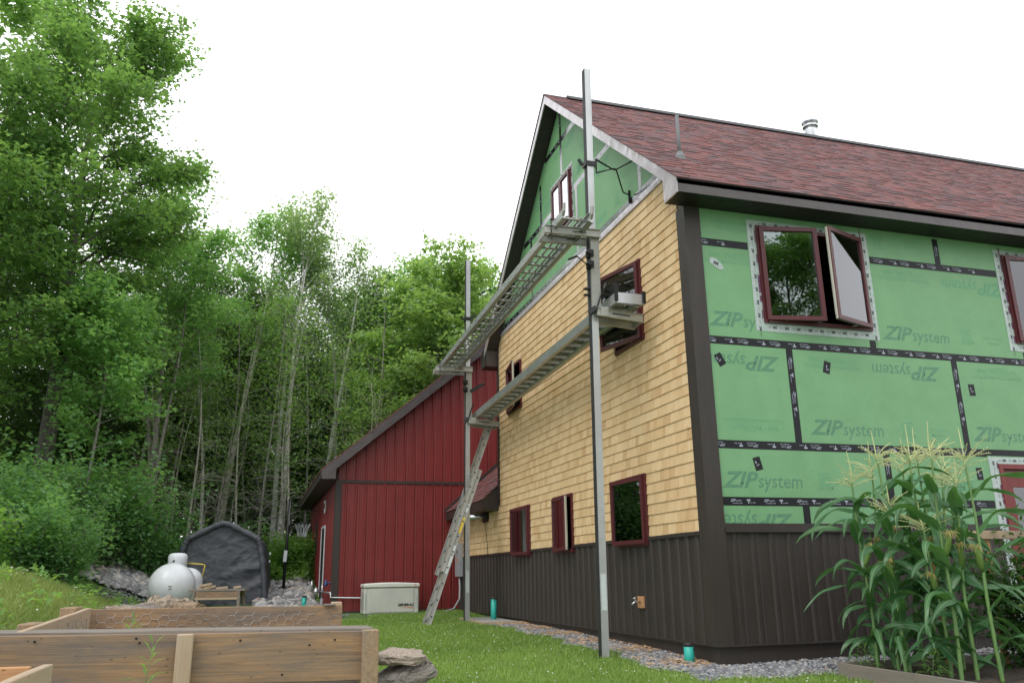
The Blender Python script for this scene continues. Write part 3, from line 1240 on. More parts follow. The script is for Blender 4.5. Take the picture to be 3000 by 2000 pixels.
# back door
door = empty('door', (DOOR[0], 0, 0), parent=house)
fr = SF(DOOR[0], 0)
w = DOOR[1] - DOOR[0]
mb = MB()
mb.fbox(fr, 0, .06, -.11, .03, 0, 2.0)
mb.fbox(fr, w - .06, w, -.11, .03, 0, 2.0)
mb.fbox(fr, .06, w - .06, -.11, .03, 1.94, 2.0)
mb.fbox(fr, .06, w - .06, -.11, .05, -.02, .03)
mb.build('frame', M['red'], door)
for k in range(2):
    a = .065 + k * (w / 2 - .065)
    ww = w / 2 - .07
    mb = MB()
    for q in ((a, a + .15, .03, 1.935), (a + ww - .15, a + ww, .03, 1.935), (a + .15, a + ww - .15, .03, .35), (a + .15, a + ww - .15, 1.72, 1.935), (a + .15, a + ww - .15, .9, 1.0)):
        mb.fbox(fr, q[0], q[1], -.06, -.02, q[2], q[3])
    mb.build('door_leaf', M['red'], door)
    for z0, z1 in ((.35, .9), (1.0, 1.72)):
        mb = MB()
        mb.fbox(fr, a + .15, a + ww - .15, -.045, -.035, z0, z1)
        mb.build('pane', M['glass'], door)

# ------------------------------------------------------------ cedar shingles
def cedar(mb, y0, y1, z0, z1, lift=0.0):
    t0, t1 = -.003, -.0185 - lift
    tz = z1 + .02
    mb.add([(t0, y0, z0), (t0, y1, z0), (t1, y1, z0), (t1, y0, z0), (t0, y0, tz), (t0, y1, tz), (t0 - .004, y1, tz), (t0 - .004, y0, tz)],
           [(0, 3, 2, 1), (4, 5, 6, 7), (0, 1, 5, 4), (1, 2, 6, 5), (2, 3, 7, 6), (3, 0, 4, 7)])


NC = 34
EXP = (5.56 - 1.19) / NC
pieces = []
for k in range(NC):
    z0 = 1.19 + k * EXP
    y = .166 - random.uniform(0, .1)
    end = L - .09 if z0 > 2.0 else 11.69
    while y < end:
        w = random.choice([.075, .09, .1, .12, .13, .15, .17, .2]) * random.uniform(.9, 1.1)
        pieces.append((max(y, .166), min(y + w - .0014, end), z0 + random.uniform(-.002, .002), z0 + EXP))
        y += w
cut = []
for p in pieces:
    for r in rect_minus(p, [(h[0] - .004, h[1] + .004, h[2] - .004, h[3] + .004) for h in W_LOW + W_HIGH]):
        if r[1] - r[0] > .012 and r[3] - r[2] > .02:
            cut.append(r)
cut.sort(key=lambda r: (r[0] + 8.15) ** 2 + (r[2] - .75) ** 2)
for r in cut[:300]:
    mb = MB()
    cedar(mb, *r, random.uniform(0, .003))
    mb.build('shingle', M['cedar'], house, fix=False)
mb = MB()
for r in cut[300:]:
    cedar(mb, *r, random.uniform(0, .003))
tag(mb.build('shingle_cladding', M['cedar'], house, fix=False), kind='stuff')
# cap flashing over the shingles
mb = MB()
mb.box(-.034, -.0005, .22, L - .22, 5.565, 5.62)
y0, y1 = .30, L - .30
mb.add([(-.034, y0, 5.62), (-.034, y1, 5.62), (-.016, y1, 5.672), (-.016, y0, 5.672), (-.0135, y0, 5.62), (-.0135, y1, 5.62), (-.0135, y1, 5.672), (-.0135, y0, 5.672)],
       [(0, 1, 2, 3), (4, 7, 6, 5), (0, 3, 7, 4), (1, 5, 6, 2), (3, 2, 6, 7)])
mb.build('cap_flashing', M['coil_sheen'], house)

# ------------------------------------------------------------ roof
OW, OS = .265, .35
mb = MB()
yz = [(-OS - .02, roof_z(-OS - .02) - .035), (RIDGE_Y, RIDGE_Z - .035), (RIDGE_Y, RIDGE_Z - .13), (-OS - .02, roof_z(-OS - .02) - .10)]
mb.prism([(-OW, a, z) for a, z in yz], (LX + OW + .2, 0, 0))
yz = [(2 * RIDGE_Y + OS + .02, roof_z(-OS - .02) - .03), (RIDGE_Y, RIDGE_Z - .03), (RIDGE_Y, RIDGE_Z - .131), (2 * RIDGE_Y + OS + .02, roof_z(-OS - .02) - .10)]
mb.prism([(-OW, a, z) for a, z in yz], (LX + OW + .2, 0, 0))
mb.build('roof_deck', M['rubber'], house)
SU = Vector((0, 1, SL)).normalized()
SN = Vector((0, -SL, 1)).normalized()
E0 = Vector((0, -OS - .045, roof_z(-OS - .045) - .022))
slope_len = (RIDGE_Y + OS + .045) * math.sqrt(1 + SL * SL)
NR = 40
RE = slope_len / NR
tabs = []
for k in range(NR):
    x = -OW - .03
    while x < LX:
        w = random.choice([.10, .13, .17, .21, .25]) * random.uniform(.9, 1.1)
        tabs.append((x, min(x + w, LX + .1), k, .0065 + (.006 if random.random() < .4 else 0) + random.uniform(0, .0015)))
        x += w


def tab(mb, x0, x1, k, t):
    s0, s1 = k * RE, (k + 1) * RE + .02
    a, b = E0 + SU * s0, E0 + SU * s1
    pts = []
    for base, th in ((a, t), (b, .005)):
        lo = base + SN * .0
        hi = base + SN * th
        pts += [(x0, lo.y, lo.z), (x1, lo.y, lo.z), (x1, hi.y, hi.z), (x0, hi.y, hi.z)]
    mb.add(pts, [(0, 1, 2, 3), (3, 2, 6, 7), (0, 3, 7, 4), (1, 5, 6, 2), (4, 7, 6, 5), (0, 4, 5, 1)], .1 + .9 * random.random())
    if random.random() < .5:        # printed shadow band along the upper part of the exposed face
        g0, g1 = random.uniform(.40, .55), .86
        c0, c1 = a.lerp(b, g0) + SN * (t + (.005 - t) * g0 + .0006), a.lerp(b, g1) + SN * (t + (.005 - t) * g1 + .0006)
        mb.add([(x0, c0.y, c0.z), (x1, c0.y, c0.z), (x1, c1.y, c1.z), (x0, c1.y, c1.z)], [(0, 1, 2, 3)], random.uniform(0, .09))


tabs.sort(key=lambda q: (q[0] - CAM[0]) ** 2 + (E0.y + SU.y * q[2] * RE - CAM[1]) ** 2 + (E0.z + SU.z * q[2] * RE) ** 2)
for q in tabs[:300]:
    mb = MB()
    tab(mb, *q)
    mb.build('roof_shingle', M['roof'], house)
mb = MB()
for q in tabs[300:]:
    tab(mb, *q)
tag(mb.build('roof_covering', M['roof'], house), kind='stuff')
mb = MB()
q = 2 * RIDGE_Y + OS + .05
mb.prism([(-OW - .03, RIDGE_Y, RIDGE_Z - .028), (-OW - .03, q, roof_z(q) - .028), (-OW - .03, q, roof_z(q) + .0), (-OW - .03, RIDGE_Y, RIDGE_Z + .0)], (LX + OW, 0, 0))
mb.build('roof_covering', M['roof'], house)
mb = MB()
mb.prism([(.15, RIDGE_Y - .17, RIDGE_Z - .12), (.15, RIDGE_Y, RIDGE_Z + .045), (.15, RIDGE_Y + .17, RIDGE_Z - .12), (.15, RIDGE_Y, RIDGE_Z + .0)], (LX, 0, 0))
mb.build('ridge_vent', M['rubber'], house)
# rake boards, soffits, eave box
bz = .165
mb = MB()
for sgn in (-1, 1):
    ye = RIDGE_Y + sgn * (RIDGE_Y + OS)
    A = [(-OW - .018, RIDGE_Y, RIDGE_Z - .035), (-OW - .018, ye, roof_z(ye) - .035), (-OW - .018, ye, roof_z(ye) - .035 - bz), (-OW - .018, RIDGE_Y, RIDGE_Z - .035 - bz)]
    if sgn < 0:
        A = [(-OW - .018, RIDGE_Y, RIDGE_Z - .035), (-OW - .018, ye, roof_z(ye) - .03), (-OW - .018, ye, 4.998), (-OW - .018, -.02, 4.998), (-OW - .018, -.02, roof_z(-.02) - .035 - bz), (-OW - .018, RIDGE_Y, RIDGE_Z - .035 - bz)]
    else:
        y2 = 2 * RIDGE_Y + .02
        A = [(-OW - .018, RIDGE_Y, RIDGE_Z - .035), (-OW - .018, y2 + .1, roof_z(y2 + .1) - .033), (-OW - .018, y2 + .1, roof_z(y2 + .1) - .035 - bz), (-OW - .018, RIDGE_Y, RIDGE_Z - .035 - bz)]
        b2 = MB()
        b2.prism([(-OW - .0175, y2 + .101, roof_z(y2 + .101) - .033), (-OW - .0175, ye, roof_z(ye) - .03), (-OW - .0175, ye, 4.998), (-OW - .0175, y2 + .002, 4.998), (-OW - .0175, y2 + .002, roof_z(y2 + .1) - .037 - bz), (-OW - .0175, y2 + .101, roof_z(y2 + .1) - .037 - bz)], (.017, 0, 0))
        b2.build('eave_end', M['brown'], house)
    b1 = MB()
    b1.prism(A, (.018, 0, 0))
    b1.build('rake_board', M['coil_sheen'], house)
    # slanted soffit in short boards
    n = 24
    for i in range(n):
        y0, y1 = RIDGE_Y + sgn * (RIDGE_Y * i / n), RIDGE_Y + sgn * (RIDGE_Y * (i + .97) / n)
        z0, z1 = roof_z(y0) - .185, roof_z(y1) - .185
        mb.prism([(-OW, y0, z0), (-OW, y1, z1), (-OW, y1, z1 + .012), (-OW, y0, z0 + .012)], (OW + .02, 0, 0))
mb.build('soffit', M['soffit'], house)
mb = MB()
x = -OW
while x < LX:
    mb.box(x, min(x + .148, LX), -OS + .001, -.0005, 5.002, 5.012)
    x += .152
mb.build('soffit', M['soffit'], house)
mb = MB()
mb.box(-OW, LX, L + .001, L + OS, 5.002, 5.012)
mb.build('soffit', M['soffit'], house)
mb = MB()
mb.box(-OW, LX, -OS - .02, -OS, 4.995, 5.145)
mb.build('fascia', M['brown_coil'], house)
mb = MB()
mb.box(-OW, LX, L + OS, L + OS + .02, 4.995, 5.145)
mb.box(-OW, .0, L + .0, L + .018, 4.998, 5.5)
mb.build('fascia', M['brown_coil'], house)
# gutterless drip edge
mb = MB()
mb.box(-OW - .02, LX, -OS - .04, -OS - .005, 5.147, 5.172)
mb.build('drip_edge', M['iron'], house)

# roof pipe and chimney
M['pipe_grey'] = simple('dull_grey_pipe', (.17, .175, .18), (.13, .135, .14), 8, .55)
mb = MB()
pz = roof_z(.573)
mb.tube([(.32, .573, pz - .05), (.32, .573, 6.62)], .024, 14)
vp = mb.build('vent_pipe', M['pipe_grey'], house, True)
mb = MB()
mb.lathe((.32, .573, pz), [(.075, -.12), (.07, .0), (.034, .075), (.028, .08)], 14)
mb.build('pipe_flashing', M['pipe_grey'], vp)
mb = MB()
cz = roof_z(4.5)
mb.lathe((5.64, 4.5, cz - .3), [(.125, 0), (.125, 1.04), (.13, 1.06), (.118, 1.08), (.118, 1.17), (.10, 1.22), (.10, 1.28)], 20)
ch = mb.build('chimney', M['steel'], house, True)
mb = MB()
mb.lathe((5.64, 4.5, cz + .81), [(.10, 0), (.155, .02), (.155, .055), (.10, .06)], 20)
mb.lathe((5.64, 4.5, cz + .92), [(.10, 0), (.165, .01), (.165, .04), (.09, .085), (.02, .10)], 20)
for k in range(4):
    a = k * PI / 2 + .4
    mb.box(5.64 + .1 * math.cos(a) - .012, 5.64 + .1 * math.cos(a) + .012, 4.5 + .1 * math.sin(a) - .012, 4.5 + .1 * math.sin(a) + .012, cz + .86, cz + .94)
mb.build('chimney_cap', M['steel'], ch)

# ------------------------------------------------------------ low link between house and garage
mb = MB()
lx = lambda x: 2.275 + .86 * (x + .33)
mb.prism([(-.33, 8.205, 2.235), (2.4, 8.205, lx(2.4) - .04), (2.4, 8.205, lx(2.4) - .10), (-.33, 8.205, 2.20)], (0, 3.45, 0))
mb.build('link_roof_deck', M['iron'], house)
mb = MB()
lu, ln_ = Vector((1, 0, .86)).normalized(), Vector((-.86, 0, 1)).normalized()
for k in range(24):
    y = 8.19
    while y < 11.66:
        w = random.choice([.14, .17, .21, .25, .31])
        a = Vector((-.36, 0, lx(-.36) - .028)) + lu * (k * .143)
        b = a + lu * .165
        t = .012 + (.008 if random.random() < .4 else 0)
        y1 = min(y + w, 11.67)
        pts = [(a.x, y, a.z), (a.x, y1, a.z), (a.x + ln_.x * t, y1, a.z + ln_.z * t), (a.x + ln_.x * t, y, a.z + ln_.z * t),
               (b.x, y, b.z), (b.x, y1, b.z), (b.x + ln_.x * .004, y1, b.z + ln_.z * .004), (b.x + ln_.x * .004, y, b.z + ln_.z * .004)]
        mb.add(pts, [(0, 1, 2, 3), (3, 2, 6, 7), (0, 3, 7, 4), (1, 5, 6, 2)])
        y = y1
tag(mb.build('link_roof_covering', M['roof'], house), kind='stuff')
mb = MB()
mb.box(-.35, -.33, 8.19, 11.66, 2.03, 2.245)
mb.prism([(-.33, 8.19, 2.03), (-.0, 8.19, 2.03), (-.0, 8.19, lx(0) - .06), (-.33, 8.19, 2.245)], (0, .014, 0))
mb.box(-.329, -.001, 8.205, 11.66, 2.03, 2.045)
mb.build('link_fascia', M['brown'], house)
mb = MB()
mb.prism([(-.37, 11.66, lx(-.37) + .0), (2.4, 11.66, lx(2.4)), (2.4, 11.66, lx(2.4) + .09), (-.37, 11.66, lx(-.37) + .06)], (0, .03, 0))
mb.build('roof_flashing', M['brown'], house)
mb = MB()
mb.box(-.08, -.0135, 8.95, 9.25, 1.84, 2.02)
mb.build('vent_bracket', M['iron'], house)
mb = MB()
mb.tube([(-.06, 9.1, 1.95), (-.2, 9.12, 1.95), (-.42, 9.15, 1.94)], .05, 12)
mb.build('exhaust_pipe', M['steel'], house, True)

# ------------------------------------------------------------ red garage
garage = empty('garage', (-2.93, 11.71, 0))
tag(garage, 'red ribbed-metal garage with dark brown trim behind the house', 'garage')
GXW, GYS, GYN = -2.93, 11.71, 20.6
gz = lambda x: 3.18 + .842 * (x + 2.994)
gsh = lambda a: min(gz(a) + .06, 9)
x = GXW + .105
k = 0
while x < 3.4:
    x1 = min(x + .9068, 3.5)
    for z0, top in ((.03, 2.895), (2.96, gsh)):
        mb = MB()
        n = mb
        tp = top
        # the sheet stands on the south face of the garage
        tmp = MB()
        ribbed(tmp, 'S', x, x1, z0, tp, .0012 if k % 2 else 0, 4)
        mb.add([(p[0], p[1] + GYS, p[2]) for p in tmp.v], tmp.f)
        mb.build('siding_panel', M['red'], garage, fix=False)
    x, k = x1, k + 1
y = GYS + .05
k = 0
GD = (14.3, 15.35)
while y < GYN - .05:
    y1 = min(y + .9068, GYN)
    tmp = MB()
    ribbed(tmp, 'W', y, y1, .12, 2.98, .0012 if k % 2 else 0, 4)
    mb = MB()
    mb.add([(p[0] + GXW, p[1], p[2]) for p in tmp.v], tmp.f)
    mb.build('siding_panel', M['red'], garage, fix=False)
    y, k = y1, k + 1
mb = MB()
mb.box(GXW + .03, 3.5, GYS + .001, GYS + .1, -.2, 3.1)
mb.prism([(GXW + .03, GYS + .001, 3.1), (3.5, GYS + .001, 3.1), (3.5, GYS + .001, gz(3.5)), (GXW + .03, GYS + .001, gz(GXW + .03))], (0, .1, 0))
mb.box(GXW + .001, GXW + .1, GYS + .101, GYN, -.2, 3.1)
mb.build('wall', M['red'], garage)
mb = MB()
mb.box(GXW - .036, GXW + .105, GYS - .036, GYS - .002, -.02, 2.95)
mb.box(GXW - .036, GXW - .002, GYS - .0019, GYS + .11, -.02, 2.95)
mb.build('corner_board', M['brown'], garage)
mb = MB()
mb.box(GXW + .106, 3.5, GYS - .034, GYS - .001, 2.895, 2.955)
mb.build('band_trim', M['brown'], garage)
mb = MB()
mb.box(GXW, 3.5, GYS - .03, GYS, -.015, .03)
mb.box(GXW + .02, 3.5, GYS + .0, GYS + .03, -.3, -.02)
mb.build('skirt_board', M['brown'], garage)
mb = MB()
A = [(-3.31, 11.40, 2.944), (-3.0, 11.40, 2.95), (-2.994, 11.40, gz(-2.994)), (4.0, 11.40, gz(4.0)), (4.0, 11.40, gz(4.0) + .235), (-3.33, 11.40, gz(-3.33) + .235)]
mb.prism(A, (0, -.02, 0))
mb.build('rake_board', M['brown_coil'], garage)
mb = MB()
mb.prism([(-3.31, 11.4005, 2.95), (-2.94, 11.4005, 2.95), (-2.94, 11.4005, 2.965), (-3.31, 11.4005, 2.965)], (0, 9.4, 0))
mb.prism([(-2.93, 11.4005, gz(-2.93) + .02), (4.0, 11.4005, gz(4.0) + .02), (4.0, 11.4005, gz(4.0) + .035), (-2.93, 11.4005, gz(-2.93) + .035)], (0, .34, 0))
mb.build('soffit', M['soffit'], garage)
mb = MB()
mb.box(-3.345, -3.325, 11.38, 20.8, 2.94, 3.10)
mb.build('fascia', M['brown'], garage)
mb = MB()
mb.prism([(-3.36, 11.37, gz(-3.36) + .24), (4.0, 11.37, gz(4.0) + .24), (4.0, 11.37, gz(4.0) + .265), (-3.36, 11.37, gz(-3.36) + .265)], (0, 9.5, 0))
mb.prism([(4.0, 11.37, gz(4.0) + .24), (11, 11.37, gz(4.0) + .24 - 5.9), (11, 11.37, gz(4.0) + .265 - 5.9), (4.0, 11.37, gz(4.0) + .265)], (0, 9.5, 0))
mb.build('roof', M['roof'], garage)
mb = MB()
mb.box(GXW - .03, GXW - .024, GD[0], GD[1], .1, 2.02)
dr = mb.build('door', M['black'], garage)
mb = MB()
mb.box(GXW - .045, GXW - .0235, GD[0] - .06, GD[0], .1, 2.06)
mb.box(GXW - .045, GXW - .0235, GD[1], GD[1] + .06, .1, 2.06)
mb.box(GXW - .045, GXW - .0235, GD[0], GD[1], 2.02, 2.08)
mb.build('door_frame', M['white'], dr)
for y in (17.0, 19.4):
    mb = MB()
    mb.box(GXW - .028, GXW - .024, y, y + .8, 1.48, 2.3)
    w = mb.build('window', M['black'], garage)
    mb = MB()
    for q in ((y - .05, y, 1.43, 2.35), (y + .8, y + .85, 1.43, 2.35), (y, y + .8, 2.3, 2.35), (y, y + .8, 1.43, 1.48)):
        mb.box(GXW - .04, GXW - .0235, *q)
    mb.build('frame', M['maroon'], w)
mb = MB()
mb.tube([(GXW - .05, 14.4 + .17 * math.cos(a), 2.55 + .17 * math.sin(a)) for a in np.linspace(.6, 2 * PI - .2, 16)], .012, 6)
mb.tube([(GXW - .02, 14.3, 2.68), (GXW - .10, 14.3, 2.68)], .012, 6)
tag(mb.build('wire_coil', M['white'], None), 'loop of white cable hung under the garage eave above the side door', 'cable')

# ------------------------------------------------------------ standby generator
g = empty('generator', (-1.73, 10.9, -.07))
tag(g, 'beige standby generator in a louvred cabinet in front of the red garage', 'generator')
gx0, gx1, gy0, gy1 = -2.335, -1.125, 10.78, 11.42
mb = MB()
mb.box(gx0, gx1, gy0, gy1, -.03, .53)
cab = mb.build('cabinet', M['beige'], g, bevel=.03)
mb = MB()
mb.box(gx0 + .10, gx1 - .12, gy0 - .012, gy0 - .001, .02, .515)
mb.build('front_panel', M['beige'], g, bevel=.004)
mb = MB()
prof = []
n = 12
for i in range(n + 1):
    t = i / n
    zz = .615 + .025 * math.sin(PI * t)
    prof.append((gx0 - .012 + t * (gx1 - gx0 + .024), zz))
poly = [(gx0 - .012, .535)] + [(gx1 + .012, .535)] + [(p[0], p[1]) for p in reversed(prof)]
mb.prism([(a, gy0 - .02, z) for a, z in poly], (0, gy1 - gy0 + .04, 0))
mb.build('lid', M['cream'], g, bevel=.018)
mb = MB()
for k in range(11):
    mb.box(gx0 - .004, gx0 + .03, gy0 + .06, gy0 + .5, .08 + k * .032, .094 + k * .032)
    mb.box(gx0 + .02, gx0 + .055, gy0 - .004, gy0 + .02, .08 + k * .032, .094 + k * .032)
for k in range(4):
    mb.box(gx1 - .075, gx1 + .004, gy0 - .004, gy0 + .3, .12 + k * .075, .127 + k * .075)
mb.box(gx0 + .04, gx0 + .07, gy0 - .005, gy0, -.005, .02)
mb.box(gx1 - .06, gx1 - .03, gy0 - .005, gy0, -.005, .02)
mb.build('louvre', M['grey_plastic'], g)
pm = MB()
sh = Sheet(pm, 'S', -1.60, .135, -(gy0 - .0135))
sh.text('GENERAC', 0, 0, .36, .062, .05, .055)
pm.build('lettering', M['black'], g, fix=False)
pm = MB()
sh = Sheet(pm, 'S', -1.60, .11, -(gy0 - .0135))
pm.add([sh.pt(.0, .0), sh.pt(.34, -.022), sh.pt(.34, .005)], [(0, 1, 2)])
sh2 = Sheet(pm, 'S', -1.24, .575, -(gy0 - .0215))
sh2.rect(0, 0, .05, .02)
pm.build('emblem', M['orange'], g, fix=False)
mb = MB()
mb.box(gx0 - .06, gx1 + .05, gy0 - .07, gy1 + .05, -.12, -.035)
tag(mb.build('generator_pad', M['concrete'], None, bevel=.01), 'pale slab under the beige generator', 'pad')

# gas meter pipes at the garage corner
gm = empty('gas_regulator', (-3.08, 12.5, .0))
tag(gm, 'blue gas regulator and pipes at the garage corner', 'regulator')
mb = MB()
mb.tube([(-3.10, 12.55, -.05), (-3.10, 12.55, .30)], .042, 10)
mb.build('riser', M['grey_plastic'], gm, True)
mb = MB()
mb.tube([(-3.10, 12.55, .30), (-3.10, 12.55, .62)], .016, 8)
mb.tube([(-3.10, 12.55, .45), (-3.28, 12.5, .45)], .022, 8)
mb.tube([(-3.10, 12.55, .45), (-2.99, 12.1, .43), (-2.98, 11.75, .43)], .022, 8)
mb.lathe((-3.24, 12.5, .47), [(.02, -.07), (.07, -.05), (.075, .0), (.04, .05), (.02, .08)], 12)
mb.box(-3.36, -3.33, 12.45, 12.5, .47, .70)
mb.build('valve', M['steel'], gm, True)
mb = MB()
mb.lathe((-3.04, 12.3, .62), [(.03, -.05), (.045, -.02), (.03, .05), (.015, .10)], 10)
mb.tube([(-3.04, 12.3, .62), (-2.95, 11.95, .66)], .014, 6)
mb.build('regulator_body', M['blue'], gm, True)
mb = MB()
mb.tube([(-2.98, 11.66, .44), (-2.98, 11.655, .335), (-2.9, 11.655, .33), (-2.0, 11.655, .30), (-1.98, 11.4, .30)], .013, 8)
mb.build('gas_pipe', M['white'], gm, True)

# ------------------------------------------------------------ electrical box and conduit
eb = empty('electrical_box', (-.05, 11.4, .75))
tag(eb, 'tall grey electrical box behind the far scaffold pole', 'electrical box')
mb = MB()
mb.box(-.14, -.026, 11.20, 11.55, .74, 1.50)
mb.build('case', M['grey_plastic'], eb, bevel=.006)
mb = MB()
mb.box(-.1415, -.140, 11.28, 11.36, 1.26, 1.34)
mb.build('label_plate', M['black'], eb)
mb = MB()
mb.box(-.1415, -.140, 11.29, 11.37, 1.06, 1.16)
mb.build('warning_sticker', M['orange'], eb)
mb = MB()
mb.tube([(-.09, 11.3, .75), (-.09, 11.25, .5), (-.12, 11.15, .25), (-.3, 10.95, .05), (-.6, 10.8, -.03), (-.95, 10.75, -.045)], .022, 10)
mb.build('conduit', M['grey_plastic'], eb, True)

mb = MB()
mb.tube([(-.37, 9.15, 2.30), (-.375, 9.1, 2.05), (-.06, 9.06, 1.80), (-.03, 9.0, 1.2), (-.035, 8.98, .5), (-.06, 8.9, .0), (-.25, 8.6, -.05)], .007, 6)
tag(mb.build('power_cord', M['rubber'], None), 'thin black cord hanging from the low roof down the cedar wall', 'cord')

# spigot
sp = empty('garden_tap', (-.03, 1.72, .40))
tag(sp, 'brass garden tap on a square wood block low on the brown siding', 'tap')
mb = MB()
mb.box(-.055, -.026, 1.64, 1.80, .335, .475)
mb.build('wood_block', M['board_fresh'], sp, bevel=.004)
mb = MB()
mb.tube([(-.055, 1.72, .41), (-.13, 1.72, .41), (-.165, 1.72, .38)], .014, 8)
mb.tube([(-.11, 1.72, .41), (-.125, 1.72, .45)], .008, 6)
mb.lathe((-.128, 1.72, .455), [(.03, 0), (.03, .008)], 10, (-.35, 0, 1))
mb.build('spout', M['steel'], sp, True)

# teal drain stubs
for (x, y, h, lab) in ((-.17, .33, .245, 'teal drain pipe stub beside the near house corner'), (-.30, 7.62, .47, 'teal drain pipe stub standing by the far scaffold pole'), (-3.48, 12.85, .36, 'teal drain pipe stub left of the red garage')):
    z = float(ground_z(x, y))
    s = empty('drain_stub', (x, y, z))
    tag(s, lab, 'pipe stub', 'teal pipe stubs in the ground')
    mb = MB()
    mb.lathe((x, y, z - .05), [(.055, 0), (.055, h + .02), (.046, h + .02), (.046, h - .12)], 18)
    mb.build('pipe', M['teal'], s, True)
    mb = MB()
    prof = [(.0562, h - .015), (.0562, h + .022), (.050, h + .024)]
    mb.lathe((x, y, z - .05), prof, 18)
    for k in range(6):
        a = random.uniform(0, 2 * PI)
        mb.tube([(x + .0555 * math.cos(a), y + .0555 * math.sin(a), z - .05 + h), (x + .0555 * math.cos(a), y + .0555 * math.sin(a), z - .05 + h - random.uniform(.03, .07))], .006, 5)
    mb.build('black_collar', M['rubber'], s, True)

# slab with a wood rim by the far pole
sl = empty('well_slab', (-.45, 7.1, -.08))
tag(sl, 'grey slab in a wooden rim on the ground at the far scaffold pole', 'slab')
mb = MB()
mb.box(-.72, -.08, 6.65, 8.5, -.12, -.035)
mb.build('slab', M['concrete'], sl, bevel=.01)
mb = MB()
mb.box(-.76, -.04, 6.60, 6.645, -.13, -.03)
mb.box(-.765, -.725, 6.65, 8.5, -.13, -.032)
mb.build('rim_board', M['board_pale'], sl, bevel=.004)

# ------------------------------------------------------------ scaffold poles, jacks, planks
def pole(x, y, zb, zt, lean, label):
    p = empty('scaffold_pole', (x, y, zb))
    tag(p, label, 'scaffold pole', 'tall aluminium scaffold poles')
    a, b = Vector((x, y, zb)), Vector((x + lean[0], y + lean[1], zt))
    d = (b - a).normalized()
    mb = MB()
    w = .088
    mb.bar(a, b, w, w, (0, 1, 0))
    # raised edges of the extrusion
    for s in (-1, 1):
        mb.bar(a + Vector((s * .037, -.0455, 0)), b + Vector((s * .037, -.0455, 0)), .012, .004, (0, 1, 0))
    mb.build('pole', M['alu'], p)
    mb = MB()
    mb.bar(a + Vector((-.0475, 0, 0)), b + Vector((-.0475, 0, 0)), .007, .086, (0, 1, 0))
    mb.build('rubber_face', M['rubber'], p)
    mb = MB()
    q = a + d * .48
    mb.prism([tuple(q + Vector((s, -.0484, t))) for s, t in ((-.03, .06), (.035, .06), (.035, .46), (-.03, .46))], (0, -.001, 0))
    mb.build('worn_label', M['label'], p)
    return p, a, d


P1, A1, D1 = pole(-.85, 1.05, -.19, 7.42, (.095, .0), 'near aluminium scaffold pole rising above the roof edge by the cedar wall')
P2, A2, D2 = pole(-.79, 7.75, -.09, 7.16, (.02, .0), 'far aluminium scaffold pole beside the ladder foot')


def brace(P, A, D, z, foot1, foot2):
    mb = MB()
    c = A + D * (z - A.z)
    mb.bar(c + Vector((-.075, 0, 0)), c + Vector((.07, 0, 0)), .115, .07)
    mb.bar(c + Vector((-.10, -.02, -.03)), c + Vector((-.16, -.03, .05)), .02, .04)
    mb.build('pole_clamp', M['iron'], P)
    mb = MB()
    t0, t1, t2 = c + Vector((.10, .0, .10)), c + Vector((.10, .0, -.10)), c + Vector((.34, .02, .0))
    mb.tube([t0, t2, t1, t0], .015, 6)
    e = c + Vector((.40, .02, 0))
    mb.tube([t2, e], .014, 6)
    mb.tube([e, Vector(foot1)], .010, 6)
    f = Vector(foot2)
    mb.tube([e, f + Vector((-.12, 0, .06)), f + Vector((-.02, 0, .03))], .010, 6)
    mb.bar(f + Vector((-.02, 0, -.09)), f + Vector((-.02, 0, .10)), .05, .02, (0, 1, 0))
    mb.build('wall_brace', M['iron'], P)


brace(P1, A1, D1, 5.98, (-.03, .72, 6.12), (0, 1.42, 5.78))
brace(P2, A2, D2, 5.86, (-.03, 7.35, 5.95), (0, 7.85, 5.80))


